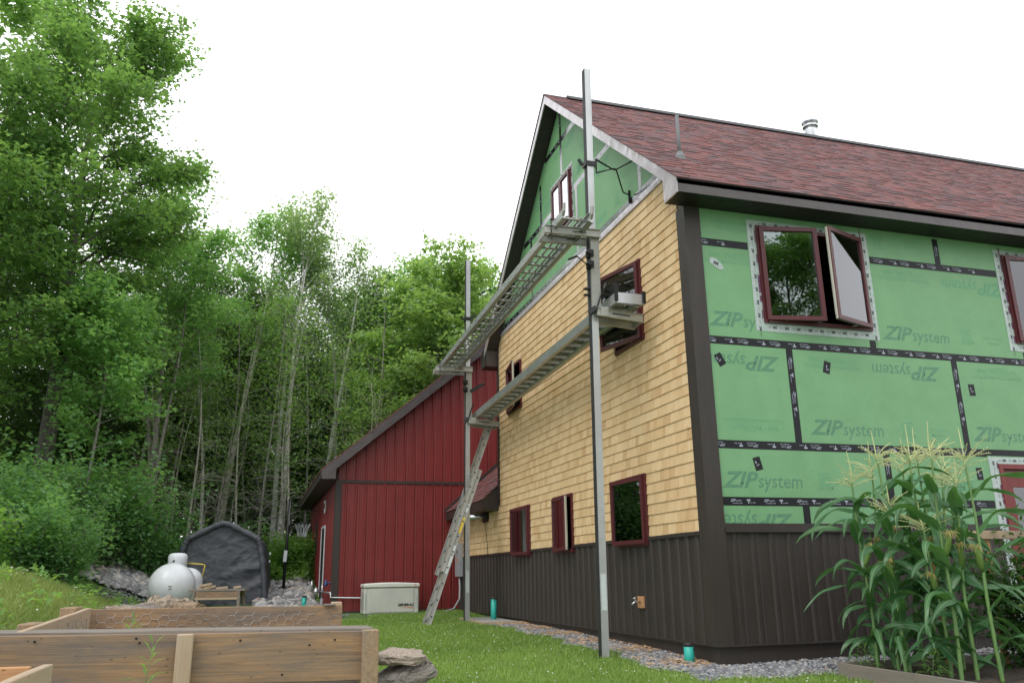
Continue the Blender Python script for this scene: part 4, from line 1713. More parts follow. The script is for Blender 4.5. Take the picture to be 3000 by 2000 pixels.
def jack(A, D, zb, zt, label, crank):
    j = empty('pump_jack', tuple(A + D * (zb - A.z)))
    tag(j, label, 'pump jack', 'pump jacks on the scaffold poles')
    lo, hi = A + D * (zb - A.z), A + D * (zt - A.z)
    off = Vector((.012, -.065, 0))
    mb = MB()
    mb.bar(lo + off, hi + off, .115, .04, (0, 1, 0))
    mb.bar(lo + off + Vector((-.03, .125, 0)), hi + off + Vector((-.03, .125, 0)), .06, .025, (0, 1, 0))
    for t in (.25, .33, .55, .62, .71, .9):
        q = lo.lerp(hi, t) + off
        for s in (-.03, .03):
            mb.lathe(q + Vector((s, -.02, 0)), [(.009, 0), (.009, .006)], 6, (0, -1, 0))
    mb.build('upright', M['alu_dull'], j)
    # bench arms, reaching out over the lawn
    mb = MB()
    for dy, dz in ((-.11, .0), (.14, -.02)):
        a, b = hi + Vector((.075, dy, -.03 + dz)), hi + Vector((-.68, dy, -.045 + dz))
        mb.bar(a, b, .03, .10)
        mb.bar(a + Vector((0, -.018, .05)), b + Vector((0, -.018, .05)), .03, .008)
        mb.bar(a + Vector((0, -.018, -.05)), b + Vector((0, -.018, -.05)), .03, .008)
    mb.bar(hi + Vector((-.665, -.11, -.05)), hi + Vector((-.665, .14, -.065)), .012, .09)
    mb.bar(hi + Vector((.07, -.11, -.03)), hi + Vector((.07, .14, -.05)), .012, .09)
    ba = mb.build('bench_arm', M['alu_dull'], j)
    mb = MB()
    for dy in (-.127, .123):
        mb.bar(hi + Vector((-.12, dy, -.035)), hi + Vector((-.30, dy, -.04)), .006, .012)
    mb.build('slot', M['black'], ba)
    # platform arms, reaching to the wall
    mb = MB()
    for dy, dz in ((-.11, .0), (.14, -.02)):
        a, b = lo + Vector((-.0, dy, .0 + dz)), lo + Vector((.62, dy, -.05 + dz))
        mb.bar(a, b, .03, .10)
        mb.bar(a + Vector((0, -.018, -.05)), b + Vector((0, -.018, -.05)), .03, .008)
        mb.bar(a + Vector((0, -.018, .05)), b + Vector((0, -.018, .05)), .03, .008)
    mb.bar(lo + Vector((.61, -.11, -.05)), lo + Vector((.61, .14, -.07)), .012, .09)
    mb.bar(lo + Vector((.09, -.135, -.06)), lo + Vector((.09, -.135, .06)), .10, .03, (0, 1, 0))
    pa = mb.build('platform_arm', M['alu_dull'], j)
    mb = MB()
    mb.bar(lo + Vector((.20, -.127, -.012)), lo + Vector((.44, -.127, -.03)), .006, .014)
    mb.build('slot', M['black'], pa)
    # black cam blocks, crank, lever
    mb = MB()
    for t in (.72, .58):
        q = lo.lerp(hi, t)
        mb.bar(q + Vector((-.055, -.06, -.04)), q + Vector((-.055, -.06, .05)), .07, .10, (0, 1, 0))
        mb.lathe(q + Vector((-.09, -.10, 0)), [(.035, 0), (.035, .05)], 10, (0, -1, .2))
    q = lo.lerp(hi, .02)
    mb.bar(q + Vector((-.08, -.06, -.03)), q + Vector((-.0, -.10, .03)), .08, .06)
    mb.build('cam_block', M['iron'], j)
    mb = MB()
    q = lo.lerp(hi, .57) + Vector((-.08, -.1, -.02))
    if crank:
        mb.tube([q, q + Vector((-.19, -.06, .10))], .008, 6)
        mb.tube([q + Vector((-.19, -.06, .10)), q + Vector((-.30, -.05, .045))], .015, 6)
        mb.build('crank_handle', M['iron'], j)
        mb = MB()
        q2 = lo.lerp(hi, .03) + Vector((-.0, -.10, 0))
        mb.tube([q2, q2 + Vector((.05, -.03, .17)), q2 + Vector((.11, -.04, .30))], .010, 6)
        mb.tube([q2 + Vector((.10, -.04, .27)), q2 + Vector((.125, -.04, .34))], .016, 6)
    else:
        mb.bar(q + Vector((.12, 0, .0)), q + Vector((.38, -.05, .16)), .03, .06)
        mb.tube([q + Vector((.34, -.05, .14)), q + Vector((.42, -.05, .17))], .02, 6)
        mb.build('crank_handle', M['iron'], j)
        mb = MB()
        q2 = lo.lerp(hi, .03) + Vector((-.0, -.10, 0))
        mb.tube([q2, q2 + Vector((.05, -.03, .2)), q2 + Vector((.10, -.04, .32))], .012, 6)
    mb.build('release_lever', M['iron'], j)
    mb = MB()
    # hanging chain at the arm end
    e = hi + Vector((-.60, -.145, .08))
    for k in range(8):
        c = e + Vector((0, 0, -.036 * k))
        pts = [c + Vector((.010 * math.cos(t), 0, .022 * math.sin(t))) if k % 2 else c + Vector((0, .010 * math.cos(t), .022 * math.sin(t))) for t in np.linspace(0, 2 * PI, 9)]
        mb.tube(pts, .0035, 4, cap=False)
    for k in range(9):
        c = e + Vector((.035 * k, .02 * k, .03 * math.sin(k * .8)))
        pts = [c + Vector((.022 * math.cos(t), .0 if k % 2 else .010 * math.sin(t), .010 * math.sin(t) if k % 2 else 0)) for t in np.linspace(0, 2 * PI, 9)]
        mb.tube(pts, .0035, 4, cap=False)
    mb.build('chain', M['iron'], j)
    return lo, hi


LO1, HI1 = jack(A1, D1, 3.90, 4.98, 'pump jack with a bent crank handle on the near pole', True)
LO2, HI2 = jack(A2, D2, 3.72, 4.80, 'pump jack with a stubby lever on the far pole', False)

# upper bench: an aluminium stage of rungs and bars
pk = empty('work_bench_plank', (-1.12, .6, 5.0))
tag(pk, 'upper slatted aluminium stage carried outside the poles', 'scaffold plank', 'aluminium stages slung between the poles')
ya, yb, za, zb = .62, 8.05, 5.02, 4.845
bx0, bx1 = -1.33, -.96
hz = lambda y: za + (zb - za) * (y - ya) / (yb - ya)
for xx in (bx0, bx1):
    mb = MB()
    mb.bar((xx, ya, za), (xx, yb, zb), .028, .105)
    mb.bar((xx + (.012 if xx == bx0 else -.012), ya, za + .05), (xx + (.012 if xx == bx0 else -.012), yb, zb + .05), .05, .008)
    mb.bar((xx + (.012 if xx == bx0 else -.012), ya, za - .05), (xx + (.012 if xx == bx0 else -.012), yb, zb - .05), .05, .008)
    if xx == bx0:
        k = 0
        y = ya + .2
        while y < yb:
            mb.lathe((xx - .014, y, hz(y) - .005 + .02 * ((k % 2) * 2 - 1)), [(.012, 0), (.012, .007)], 6, (-1, 0, 0))
            y += .15
            k += 1
    else:
        mb.tube([(xx + .01, ya, za - .04), (xx + .01, yb, zb - .04)], .034, 10)
    mb.build('side_rail', M['alu'], pk)
y = ya + .12
while y < yb - .05:
    mb = MB()
    mb.tube([(bx0 + .01, y, hz(y)), (bx1 - .01, y, hz(y))], .019, 8)
    mb.build('rung', M['alu_dull'], pk, True)
    y += .305
mb = MB()
for t in (.25, .5, .75):
    xx = bx0 + (bx1 - bx0) * t
    mb.bar((xx, ya + .1, hz(ya + .1) + .028), (xx, yb - .05, hz(yb - .05) + .028), .030, .014)
mb.build('tread_bar', M['alu'], pk)
for xx in (bx0, bx1):
    mb = MB()
    mb.bar((xx, ya + .03, za - .02), (xx, ya - .03, za + .05), .034, .07)
    mb.bar((xx, ya - .025, za + .03), (xx, ya - .045, za + .13), .030, .05, (0, 1, 0))
    mb.build('end_hook', M['alu_dull'], pk, bevel=.008)

# lower stage with punched treads
pk = empty('work_platform_plank', (-.45, .7, 4.0))
tag(pk, 'lower aluminium stage with punched treads between the poles and the cedar wall', 'scaffold plank', 'aluminium stages slung between the poles')
ya, yb, za, zb = .74, 7.95, 4.035, 3.845
px0, px1 = -.62, -.26
mb = MB()
for xx, s in ((px0, 1), (px1, -1)):
    mb = MB()
    mb.bar((xx, ya, za), (xx, yb, zb), .022, .13)
    mb.bar((xx + s * .018, ya, za - .06), (xx + s * .018, yb, zb - .06), .05, .01)
    mb.bar((xx + s * .018, ya, za + .06), (xx + s * .018, yb, zb + .06), .05, .01)
    if s < 0:
        mb.tube([(xx - .06, ya + .05, za - .045), (xx - .06, yb, zb - .045)], .038, 10)
    y, k = ya + .15, 0
    while y < yb:
        if s > 0:
            mb.lathe((xx - .011, y, hz(y) + .0 + .02 * ((k % 2) * 2 - 1)), [(.010, 0), (.010, .004)], 6, (-1, 0, 0))
        y += .22
        k += 1
    mb.build('side_rail', M['alu'], pk)
y = ya + .10
k = 0
while y < yb - .1:
    mb = MB()
    zc = hz(y)
    x0, x1 = px0 + .03, px1 - .03
    # a tread: a plate with three rows of punched holes and two flanges
    for j in range(4):
        mb.box(x0, x1, y + j * .058, y + j * .058 + (.032 if j < 3 else .026), zc - .0055, zc + .002)
    for j in range(3):
        b = x0
        for i in range(4):
            e = x0 + .075 + i * .058 - (.012 if j == 1 else 0)
            mb.box(b, e if i < 3 else x1, y + j * .058 + .0321, y + j * .058 + .0579, zc - .0055, zc + .002)
            b = e + .030
    mb.box(x0, x1, y - .004, y + .004, zc - .055, zc + .002)
    mb.box(x0, x1, y + .196, y + .204, zc - .055, zc + .002)
    mb.build('tread', M['alu_dull'], pk)
    y += .305
mb = MB()
mb.box(px0 - .012, px1 + .012, ya - .004, ya + .006, za - .066, za + .068)
for sx in (px0 + .02, px1 - .06):
    for dz in (-.035, .035):
        mb.lathe((sx + .02, ya - .004, za + dz), [(.009, 0), (.009, .005)], 6, (0, -1, 0))
mb.build('end_plate', M['steel'], pk)
for sx in (px0 - .015, px1 + .0):
    mb = MB()
    mb.box(sx - .012, sx + .03, ya - .03, ya - .005, za - .05, za + .10)
    mb.build('end_bracket', M['iron'], pk)
mb = MB()
mb.box(px0 - .30, px0 + .02, ya + .28, ya + .33, za + .18, za + .20)
mb.box(px0 - .30, px0 + .02, ya + .28, ya + .33, za + .10, za + .12)
mb.box(px0 - .0, px0 + .05, ya + .02, ya + .33, za + .07, za + .20)
mb.build('toe_arm', M['iron'], pk)

# ------------------------------------------------------------ extension ladder
lad = empty('extension_ladder', (-1.72, 7.1, -.09))
tag(lad, 'leaning aluminium extension ladder with a yellow sticker against the wall corner', 'ladder')
lb, lt = Vector((-1.68, 7.0, -.10)), Vector((-.07, 7.80, 4.02))
ld = (lt - lb).normalized()
side = Vector((.03, 1, 0))
side = (side - ld * side.dot(ld)).normalized()
nrm = ld.cross(side).normalized()
if nrm.x > 0:
    nrm = -nrm
secs = [(0, 3.1, 0.0, .43), (1.0, (lt - lb).length, .082, .39)]
for i, (t0, t1, o, wd) in enumerate(secs):
    for s in (0, 1):
        mb = MB()
        q0, q1 = lb + ld * t0 + nrm * o + side * (s * wd + i * .02), lb + ld * t1 + nrm * o + side * (s * wd + i * .02)
        mb.bar(q0, q1, .012, .082, tuple(nrm))
        mb.bar(q0 + nrm * .037 - side * .008, q1 + nrm * .037 - side * .008, .026, .006, tuple(nrm))
        mb.bar(q0 - nrm * .037 - side * .008, q1 - nrm * .037 - side * .008, .026, .006, tuple(nrm))
        mb.build('rail', M['alu_dull'], lad)
    t = t0 + .18
    while t < t1 - .05:
        mb = MB()
        q = lb + ld * t + nrm * o + side * (i * .02 - .012)
        mb.bar(q, q + side * (wd + .024), .034, .030, tuple(nrm))
        r = mb.build('rung', M['alu'], lad)
        mb = MB()
        c = q - side * .0016
        mb.prism([tuple(c + nrm * a + ld * b) for a, b in ((-.016, .012), (.016, .012), (.014, -.006), (0, -.015), (-.014, -.006))], tuple(side * .001))
        mb.build('rung_end', M['black'], r)
        t += .305
for t, l, c, n_ in ((1.78, .30, 'yellow', .0), (1.36, .16, 'label', .0), (.98, .34, 'label', -.005), (2.2, .16, 'label', 0)):
    mb = MB()
    q = lb + ld * t + nrm * n_ - side * .0085
    mb.prism([tuple(q + nrm * a + ld * b) for a, b in ((-.026, 0), (.026, 0), (.026, l), (-.026, l))], tuple(-side * .0012))
    mb.build('sticker', M[c], lad)

# ------------------------------------------------------------ propane tanks
def capsule(mb, a, b, r, n=28):
    a, b = Vector(a), Vector(b)
    l = (b - a).length
    prof = [(max(.001, r * math.sin(t)), -r * .92 * math.cos(t)) for t in np.linspace(.02, PI / 2, 10)] + [(max(.001, r * math.cos(t)), l + r * .92 * math.sin(t)) for t in np.linspace(0, PI / 2 - .02, 10)]
    mb.lathe(a, prof, n, b - a)


tx, ty = site(-7.42, 18.55)
tz = float(ground_z(tx, ty))
tk = empty('propane_tank', (tx, ty, tz))
tag(tk, 'round white propane tank seen end on beside the charcoal tent', 'propane tank')
fh = Vector((FH[0], FH[1], 0))
fh2 = Vector((FH[0] * .945 - RH[0] * .327, FH[1] * .945 - RH[1] * .327, 0))
mb = MB()
capsule(mb, Vector((tx, ty, .64)), Vector((tx, ty, .64)) + fh2 * 1.9, .475)
mb.build('shell', M['white'], tk, True)
mb = MB()
dc = Vector((tx, ty, 1.06)) + fh2 * .55 + Vector((.06, 0, 0))
mb.lathe(dc, [(.205, 0), (.205, .20), (.19, .245), (.14, .275), (.02, .285)], 22)
mb.build('dome_cap', M['white'], tk, True)
mb = MB()
for d in (.2, 1.7):
    c = Vector((tx, ty, 0)) + fh2 * d
    mb.box(c.x - .3, c.x + .3, c.y - .06, c.y + .06, tz - .03, .25)
mb.build('saddle', M['concrete'], tk)
mb = MB()
mb.lathe(dc + Vector((-.06, -.2, .10)), [(.02, 0), (.02, .03)], 8, (-.3, -1, 0))
mb.tube([dc + Vector((-.10, -.22, .08)), dc + Vector((-.15, -.25, -.12))], .006, 5)
mb.build('latch', M['iron'], tk)
pm = MB()
c = Vector((tx, ty, .58)) - fh2 * .440
for k in range(2):
    pm.box(c.x - .035 + .01 * k, c.x + .035 - .01 * k, c.y - .008, c.y + .01, c.z + .05 - k * .055, c.z + .058 - k * .055)
pm.build('printed_mark', M['black'], tk)
t2x, t2y = site(-7.62, 20.0)
t2 = empty('propane_cylinder', (t2x, t2y, 0))
tag(t2, 'upright white gas cylinder half hidden behind the round tank', 'gas cylinder')
mb = MB()
capsule(mb, (t2x, t2y, .25), (t2x, t2y, .74), .32)
mb.build('shell', M['white'], t2, True)
mb = MB()
mb.lathe((t2x, t2y, -.03), [(.28, 0), (.28, .25)], 20)
mb.build('foot_ring', M['white'], t2)
mb = MB()
e1 = dc + Vector((.2, .1, .06))
mb.tube([e1, e1 + Vector((.34, -.05, -.03)), e1 + Vector((.38, -.06, -.05)), e1 + Vector((.34, -.06, -.30))], .013, 8)
tag(mb.build('gas_line', M['yellow'], None, True), 'bent yellow gas line leaving the tank dome', 'gas line')

# ------------------------------------------------------------ fabric shed
tu, th_ = -8.55, 21.6
ox, oy = site(tu, th_)
oz = .02
tent = empty('fabric_shed', (ox, oy, oz))
tag(tent, 'charcoal fabric shed with a peaked roof behind the propane tank', 'shed')
rot = math.radians(-13)
ex = Vector((RH[0] * math.cos(rot) - FH[0] * math.sin(rot), RH[1] * math.cos(rot) - FH[1] * math.sin(rot), 0))
ey = Vector((-ex.y, ex.x, 0))
TW, TD, TS, TP = 2.14, 2.4, 1.72, 2.17


def outline(off=0.0):
    """half section of the shed, foot to foot"""
    pts = [(-.10 - off, 0), (-.05 - off, .6), (.03 - off, 1.2), (.12 - off, TS - .12), (.17 - off * .8, TS + .0), (.30, TS + .10 + off)]
    top = [(TW * .40, TP - .07 + off), (TW * .5, TP + off), (TW * .60, TP - .07 + off)]
    rt = [(TW - x, z) for x, z in reversed(pts)]
    return pts + top + rt


def tp(x, y, z):
    p = Vector((ox, oy, oz)) + ex * x + ey * y
    return (p.x, p.y, p.z + z)


def wob(x, y, z, k):
    return k * (math.sin(x * 9.1 + z * 5.3) * .5 + math.sin(x * 4.3 - z * 7.7 + 1.1) + .6 * math.sin(z * 13 + x * 2.7) + .5 * math.sin((x + z) * 17.3))


# roof and side cover
sec = outline(.02)
fine = []
for i in range(len(sec) - 1):
    n = 4
    for k in range(n):
        fine.append((sec[i][0] + (sec[i + 1][0] - sec[i][0]) * k / n, sec[i][1] + (sec[i + 1][1] - sec[i][1]) * k / n))
fine.append(sec[-1])
ys = [-.06, .0, .06, .14, .3, .6, .9, 1.2, 1.5, 1.8, 2.1, TD]
v, f = [], []
n = len(fine)
for j, y in enumerate(ys):
    for i, (x, z) in enumerate(fine):
        w = wob(x * .7, y, z + y, .008)
        v.append(tp(x + w + (.03 if y < .05 and x < .3 else 0) - (.03 if y < .05 and x > TW - .3 else 0), y, max(z + wob(y, 0, x, .006) - (.05 if y < -.01 else 0), -.02)))
for j in range(len(ys) - 1):
    for i in range(n - 1):
        f.append((j * n + i, j * n + i + 1, (j + 1) * n + i + 1, (j + 1) * n + i))
mb = MB()
mb.add(v, f)
mb.build('cover', M['tarp'], tent, True)
# rolled hem along the front arch
mb = MB()
hem = [(x, z) for x, z in outline(-.03)]
hp = []
for i in range(len(hem) - 1):
    for k in range(5):
        hp.append((hem[i][0] + (hem[i + 1][0] - hem[i][0]) * k / 5, hem[i][1] + (hem[i + 1][1] - hem[i][1]) * k / 5))
hp.append(hem[-1])
mb.tube([tp(x, -.03, z) for x, z in hp], [.075 + .014 * math.sin(i * 1.9) + .010 * math.sin(i * 3.7) for i in range(len(hp))], 10)
mb.build('front_hem', M['tarp'], tent, True)
# front sheet, creased
nx, nz = 72, 72
v, f = [], []
for j in range(nz + 1):
    for i in range(nx + 1):
        s, t = i / nx, j / nz
        x = -.04 + .22 * t ** 1.5 + s * (TW + .08 - .44 * t ** 1.5)
        ztop = TS + .06 + (TP - TS - .12) * (1 - abs(s - .5) * 2)
        z = t * ztop
        q = Vector((x * 1.1 + z * .5, z * 1.9 - x * .35, 3.7))
        d = .055 * (abs(mnoise.noise(q * 1.3)) - .2) + .040 * (abs(mnoise.noise(q * 2.9 + Vector((5, 0, 0)))) - .2) * (.4 + s) + .012 * mnoise.noise(q * 9)
        # two big pulled creases low on the right
        d -= .07 * math.exp(-((x - 1.75) ** 2 / .10 + (z - 1.0 - .25 * (x - 1.75)) ** 2 / .010))
        d += .06 * math.exp(-((x - 1.9) ** 2 / .16 + (z - .78 - .35 * (x - 1.9)) ** 2 / .012))
        d -= .05 * math.exp(-((x - 1.95) ** 2 / .14 + (z - .55 - .3 * (x - 1.9)) ** 2 / .010))
        d += .04 * math.exp(-((x - 1.5) ** 2 / .02 + (z - 1.12) ** 2 / .03))
        v.append(tp(x, .03 + d, z))
for j in range(nz):
    for i in range(nx):
        k = j * (nx + 1) + i
        f.append((k, k + 1, k + nx + 2, k + nx + 1))
mb = MB()
mb.add(v, f)
mb.build('front_sheet', M['tarp'], tent, True)
mb = MB()
for z in (1.15, 1.35):
    mb.box(*[c for c in (tp(TW + .09, .4, 0)[0] - .02, tp(TW + .09, .4, 0)[0] + .02, tp(TW, .35, 0)[1], tp(TW, .5, 0)[1])], oz + z, oz + z + .06)
mb.build('printed_mark', M['label'], tent)

# ------------------------------------------------------------ saw table with offcuts
cx, cy = site(-5.81, 16.9)
zt = .555
tb = empty('work_table', (cx, cy, -.05))
tag(tb, 'small rough wooden work table in front of the charcoal tent', 'table')
T = lambda a, b: Vector((cx + RH[0] * a + FH[0] * b, cy + RH[1] * a + FH[1] * b, 0))


def tbar(name, p, q, w, h, mat, par):
    mb = MB()
    mb.bar(p, q, w, h)
    return mb.build(name, M[mat], par, bevel=.004)


Z = lambda v_, z: Vector((v_.x, v_.y, z))
tbar('table_top', Z(T(-.55, 0), zt), Z(T(.55, 0), zt), .30, .035, 'board_grey', tb)
tbar('apron', Z(T(-.45, -.13), zt - .075), Z(T(.45, -.13), zt - .075), .03, .10, 'board', tb)
tbar('apron', Z(T(-.45, .13), zt - .075), Z(T(.45, .13), zt - .075), .03, .10, 'board', tb)
tbar('apron', Z(T(-.45, -.15), zt - .155), Z(T(.45, -.15), zt - .155), .03, .045, 'board_pale', tb)
for sx in (-1, 1):
    for sy in (-1, 1):
        tbar('leg', Z(T(sx * .42, sy * .13), zt - .02), Z(T(sx * .47, sy * .22), -.12), .05, .07, 'board_grey', tb)
for a, b, ln2, an, dz, lab in ((-.28, .0, .30, .5, .045, 'short pale offcut lying askew on the table'), (-.25, -.06, .24, -.1, .10, 'second offcut stacked crosswise on the left pile'), (-.18, -.05, .22, .7, .05, 'tan offcut with a rounded end at the left pile'), (.06, -.03, .22, .4, .04, 'single offcut in the middle of the work table'), (.36, -.02, .14, .2, .05, 'stubby offcut at the right end of the table')):
    c = Z(T(a, b), zt + dz)
    d = Vector((RH[0] * math.cos(an) + FH[0] * math.sin(an), RH[1] * math.cos(an) + FH[1] * math.sin(an), random.uniform(-.05, .2))) * (ln2 / 2)
    mb = MB()
    mb.bar(c - d, c + d, .07, .045)
    tag(mb.build('wood_offcut', M['board_pale'], None, bevel=.005), lab, 'wood offcut', 'wood offcuts on the work table')
mb = MB()
c = T(-.33, -3.4)
c = Vector((*site(-5.44, 15.6), 0))
mb.bar((c.x - .13, c.y + .04, .11), (c.x + .13, c.y - .04, .11), .2, .09)
tag(mb.build('wood_block', M['board_pale'], None, bevel=.005), 'pale timber block on the ground under the work table', 'wood block')

# ------------------------------------------------------------ basketball hoop
bx, by = site(-6.31, 23.4)
zb_ = float(ground_z(bx, by))
hp_ = empty('basketball_hoop', (bx, by, zb_))
tag(hp_, 'dark basketball hoop on a thin pole between tent and garage', 'basketball hoop')
mb = MB()
mb.tube([(bx, by, zb_ - .05), (bx + .05, by + .02, 2.9)], .042, 10)
mb.build('pole', M['iron'], hp_, True)
mb = MB()
mb.tube([(bx - .02, by, .55), (bx - .5, by - .2, .35), (bx - .9, by - .3, .25)], .018, 6)
mb.tube([(bx + .05, by, 2.2), (bx + .2, by - .05, 2.22)], .02, 6)
mb.build('arm', M['iron'], hp_)
rc = Vector((bx + .42, by - .08, 2.22))
mb = MB()
mb.tube([rc + Vector((.23 * math.cos(t), .23 * math.sin(t), 0)) for t in np.linspace(0, 2 * PI, 21)], .012, 6, cap=False)
mb.build('rim', M['iron'], hp_)
mb = MB()
for k in range(12):
    for s in (-1, 1):
        t0, t1, t2_ = k * PI / 6, k * PI / 6 + s * .26, k * PI / 6 + s * .52
        mb.tube([rc + Vector((.22 * math.cos(t0), .22 * math.sin(t0), 0)), rc + Vector((.15 * math.cos(t1), .15 * math.sin(t1), -.18)), rc + Vector((.11 * math.cos(t2_), .11 * math.sin(t2_), -.36))], .005, 3, cap=False)
mb.build('net', M['label'], hp_)
mb = MB()
mb.box(bx + .04, bx + .047, by - .5, by + .42, 2.15, 2.85)
mb.build('backboard', M['glass'], hp_)
mb = MB()
mb.bar((bx - .004, by, 1.2), (bx + .01, by, 1.5), .09, .092, (0, 1, 0))
mb.build('pole_label', M['label'], hp_)

# ------------------------------------------------------------ raised beds
def board(name, p, q, w, h, mat, par, bevel=.004):
    """plank from p to q (centre line), w thick, h tall, built along its own x so the grain follows it"""
    mb = MB()
    p, q = Vector(p), Vector(q)
    ln = (q - p).length
    n = max(1, int(ln / .25))
    d = (q - p).normalized()
    side = d.cross(Vector((0, 0, 1)))
    side = side.normalized() if side.length > .01 else Vector((1, 0, 0))
    up = side.cross(d)
    loc = []
    for i in range(n + 1):
        t = i / n
        jz = random.uniform(-.0022, .0022)
        for a, b in ((-1, -1), (1, -1), (1, 1), (-1, 1)):
            loc.append((ln * t, a * w / 2 + random.uniform(-.0012, .0012), b * h / 2 + (jz if b > 0 else -jz)))
    fs = [(0, 1, 2, 3), tuple(n * 4 + k for k in (3, 2, 1, 0))]
    for i in range(n):
        for k in range(4):
            fs.append((i * 4 + k, (i + 1) * 4 + k, (i + 1) * 4 + (k + 1) % 4, i * 4 + (k + 1) % 4))
    mb.add(loc, fs)
    o = mb.build(name, M[mat], None, bevel=bevel)
    o.parent = par
    base = ROOT.get(par.name, (0, 0, 0)) if par else (0, 0, 0)
    m = Matrix(((d.x, side.x, up.x, p.x - base[0]), (d.y, side.y, up.y, p.y - base[1]), (d.z, side.z, up.z, p.z - base[2]), (0, 0, 0, 1)))
    o.matrix_local = m
    return o


def hexwire(par, O, u, w, h, drop=(0, 0, 1), s=.044, r=.0015, off=(0, 0, 0)):
    mb = MB()
    O, u, k = Vector(O), Vector(u).normalized(), Vector(drop)
    n = u.cross(k).normalized()
    nc, nr = int(w / (1.5 * s)) + 1, int(h / (s * 1.732)) + 1
    P = lambda x, y: O + u * x + k * y + n * (.014 * math.sin(x * 6 + y * 9) + .01 * math.sin(x * 13)) + k * (.016 * math.sin(x * 3.3) + .007 * math.sin(x * 17 + y * 8)) + u * (.008 * math.sin(x * 9 + y * 15))
    for i in range(nc):
        for j in range(nr):
            x, y = i * 1.5 * s, j * s * 1.732 + (i % 2) * s * .866
            if y > h:
                continue
            a, b, c, d2 = (x - s / 2, y), (x + s / 2, y), (x + s, y + s * .866), (x + s, y - s * .866)
            for p, q in ((a, b), (b, c), (b, d2)):
                if p[0] < -.02 or q[0] > w + .02 or q[1] > h + .02 or q[1] < -.03:
                    continue
                mb.tube([P(*p), P(*q)], r * (1.5 if p == a else 1), 4, cap=False)
    return mb.build('chicken_wire', M['wire'], par, fix=False)


bedB = empty('raised_bed', (-4.9, -1.5, -.35))
tag(bedB, 'large weathered plank garden bed with chicken wire in the foreground', 'raised bed', 'wooden raised beds')
board('front_board', (-6.75, -2.70, .335), (-4.02, -2.68, .287), .038, .286, 'board', bedB)
board('ledge_board', (-6.75, -2.53, .478), (-3.96, -2.51, .428), .29, .03, 'board_grey', bedB)
board('lower_board', (-6.75, -2.60, .0), (-4.02, -2.58, -.03), .038, .25, 'board', bedB)
board('back_board', (-5.93, -.52, .392), (-3.93, -.40, .375), .038, .286, 'board', bedB)
board('back_board', (-5.93, -.525, .10), (-3.93, -.405, .08), .038, .28, 'board', bedB)
board('side_board', (-5.94, -2.64, .338), (-5.93, -.58, .404), .038, .286, 'board_pale', bedB)
board('side_board', (-5.94, -2.64, .04), (-5.93, -.58, .10), .038, .28, 'board_pale', bedB)
board('side_board', (-3.97, -2.60, .0), (-3.96, -.45, .05), .038, .25, 'board', bedB)
for (x, y, zt, mat, wx, wy) in ((-3.985, -2.705, .437, 'post', .10, .10), (-5.055, -2.745, .448, 'board_pale', .089, .038), (-3.975, -.34, .545, 'board_pale', .089, .089), (-6.03, -1.95, .50, 'post', .10, .30), (-6.02, -.75, .56, 'post', .11, .30)):
    z0 = float(ground_z(x, y)) - .05
    o = board('post', (x, y, z0), (x, y, zt), wx, wy, mat, bedB, .006)
mb = MB()
mb.box(-4.09, -3.99, -.46, -.38, .5185, .532)
mb.build('shim_block', M['board_grey'], bedB)
mb = MB()
mb.box(-5.90, -3.99, -2.55, -.45, -.4, .08)
mb.build('soil', M['soil'], bedB)
hexwire(bedB, (-5.90, -.555, .31), (1, .06, 0), 1.93, .19)
hexwire(bedB, (-5.905, -2.0, .22), (0, 1, .03), 1.4, .23)
hexwire(bedB, (-5.6, -2.63, -.02), (1, 0, -.02), 1.55, .15, s=.04)
mb = MB()
for x, z in ((-6.6, .40), (-6.02, .405), (-5.84, .43), (-5.3, .405), (-5.32, .43), (-4.75, .40), (-4.35, .36), (-4.2, .385), (-4.5, .20), (-6.05, .30)):
    mb.lathe((x, -2.7205, z), [(.0075, 0), (.006, .003)], 8, (0, -1, 0))
tag(mb.build('screw', M['iron'], bedB), kind='stuff')

bedC = empty('raised_bed', (-6.2, -5.2, -.5))
tag(bedC, 'nearest garden bed corner with fresh orange board at the lower left', 'raised bed', 'wooden raised beds')
board('back_board', (-7.6, -4.20, .292), (-5.535, -4.20, .282), .038, .286, 'board_fresh', bedC)
board('side_board', (-5.465, -6.6, .285), (-5.465, -4.24, .292), .038, .286, 'board_pale', bedC)
board('back_board', (-7.6, -4.20, .0), (-5.535, -4.20, -.01), .038, .27, 'board', bedC)
board('side_board', (-5.465, -6.6, .0), (-5.465, -4.24, .0), .038, .27, 'board_pale', bedC)
board('front_board', (-7.6, -6.58, .28), (-5.49, -6.58, .28), .038, .286, 'board', bedC)
board('side_board', (-7.58, -6.55, .28), (-7.58, -4.23, .28), .038, .286, 'board', bedC)
for x, y in ((-5.52, -4.155), (-7.55, -4.155), (-5.52, -6.53), (-7.55, -6.53)):
    board('post', (x, y, float(ground_z(x, y)) - .1), (x, y, .41), .05, .05, 'post', bedC)
mb = MB()
mb.box(-7.56, -5.49, -6.55, -4.23, -.5, .2)
mb.build('soil', M['soil'], bedC)
mb = MB()
mb.lathe((-5.66, -4.2205, .36), [(.013, 0), (.013, .003), (.006, .004)], 10, (0, -1, 0))
mb.build('screw', M['iron'], bedC)

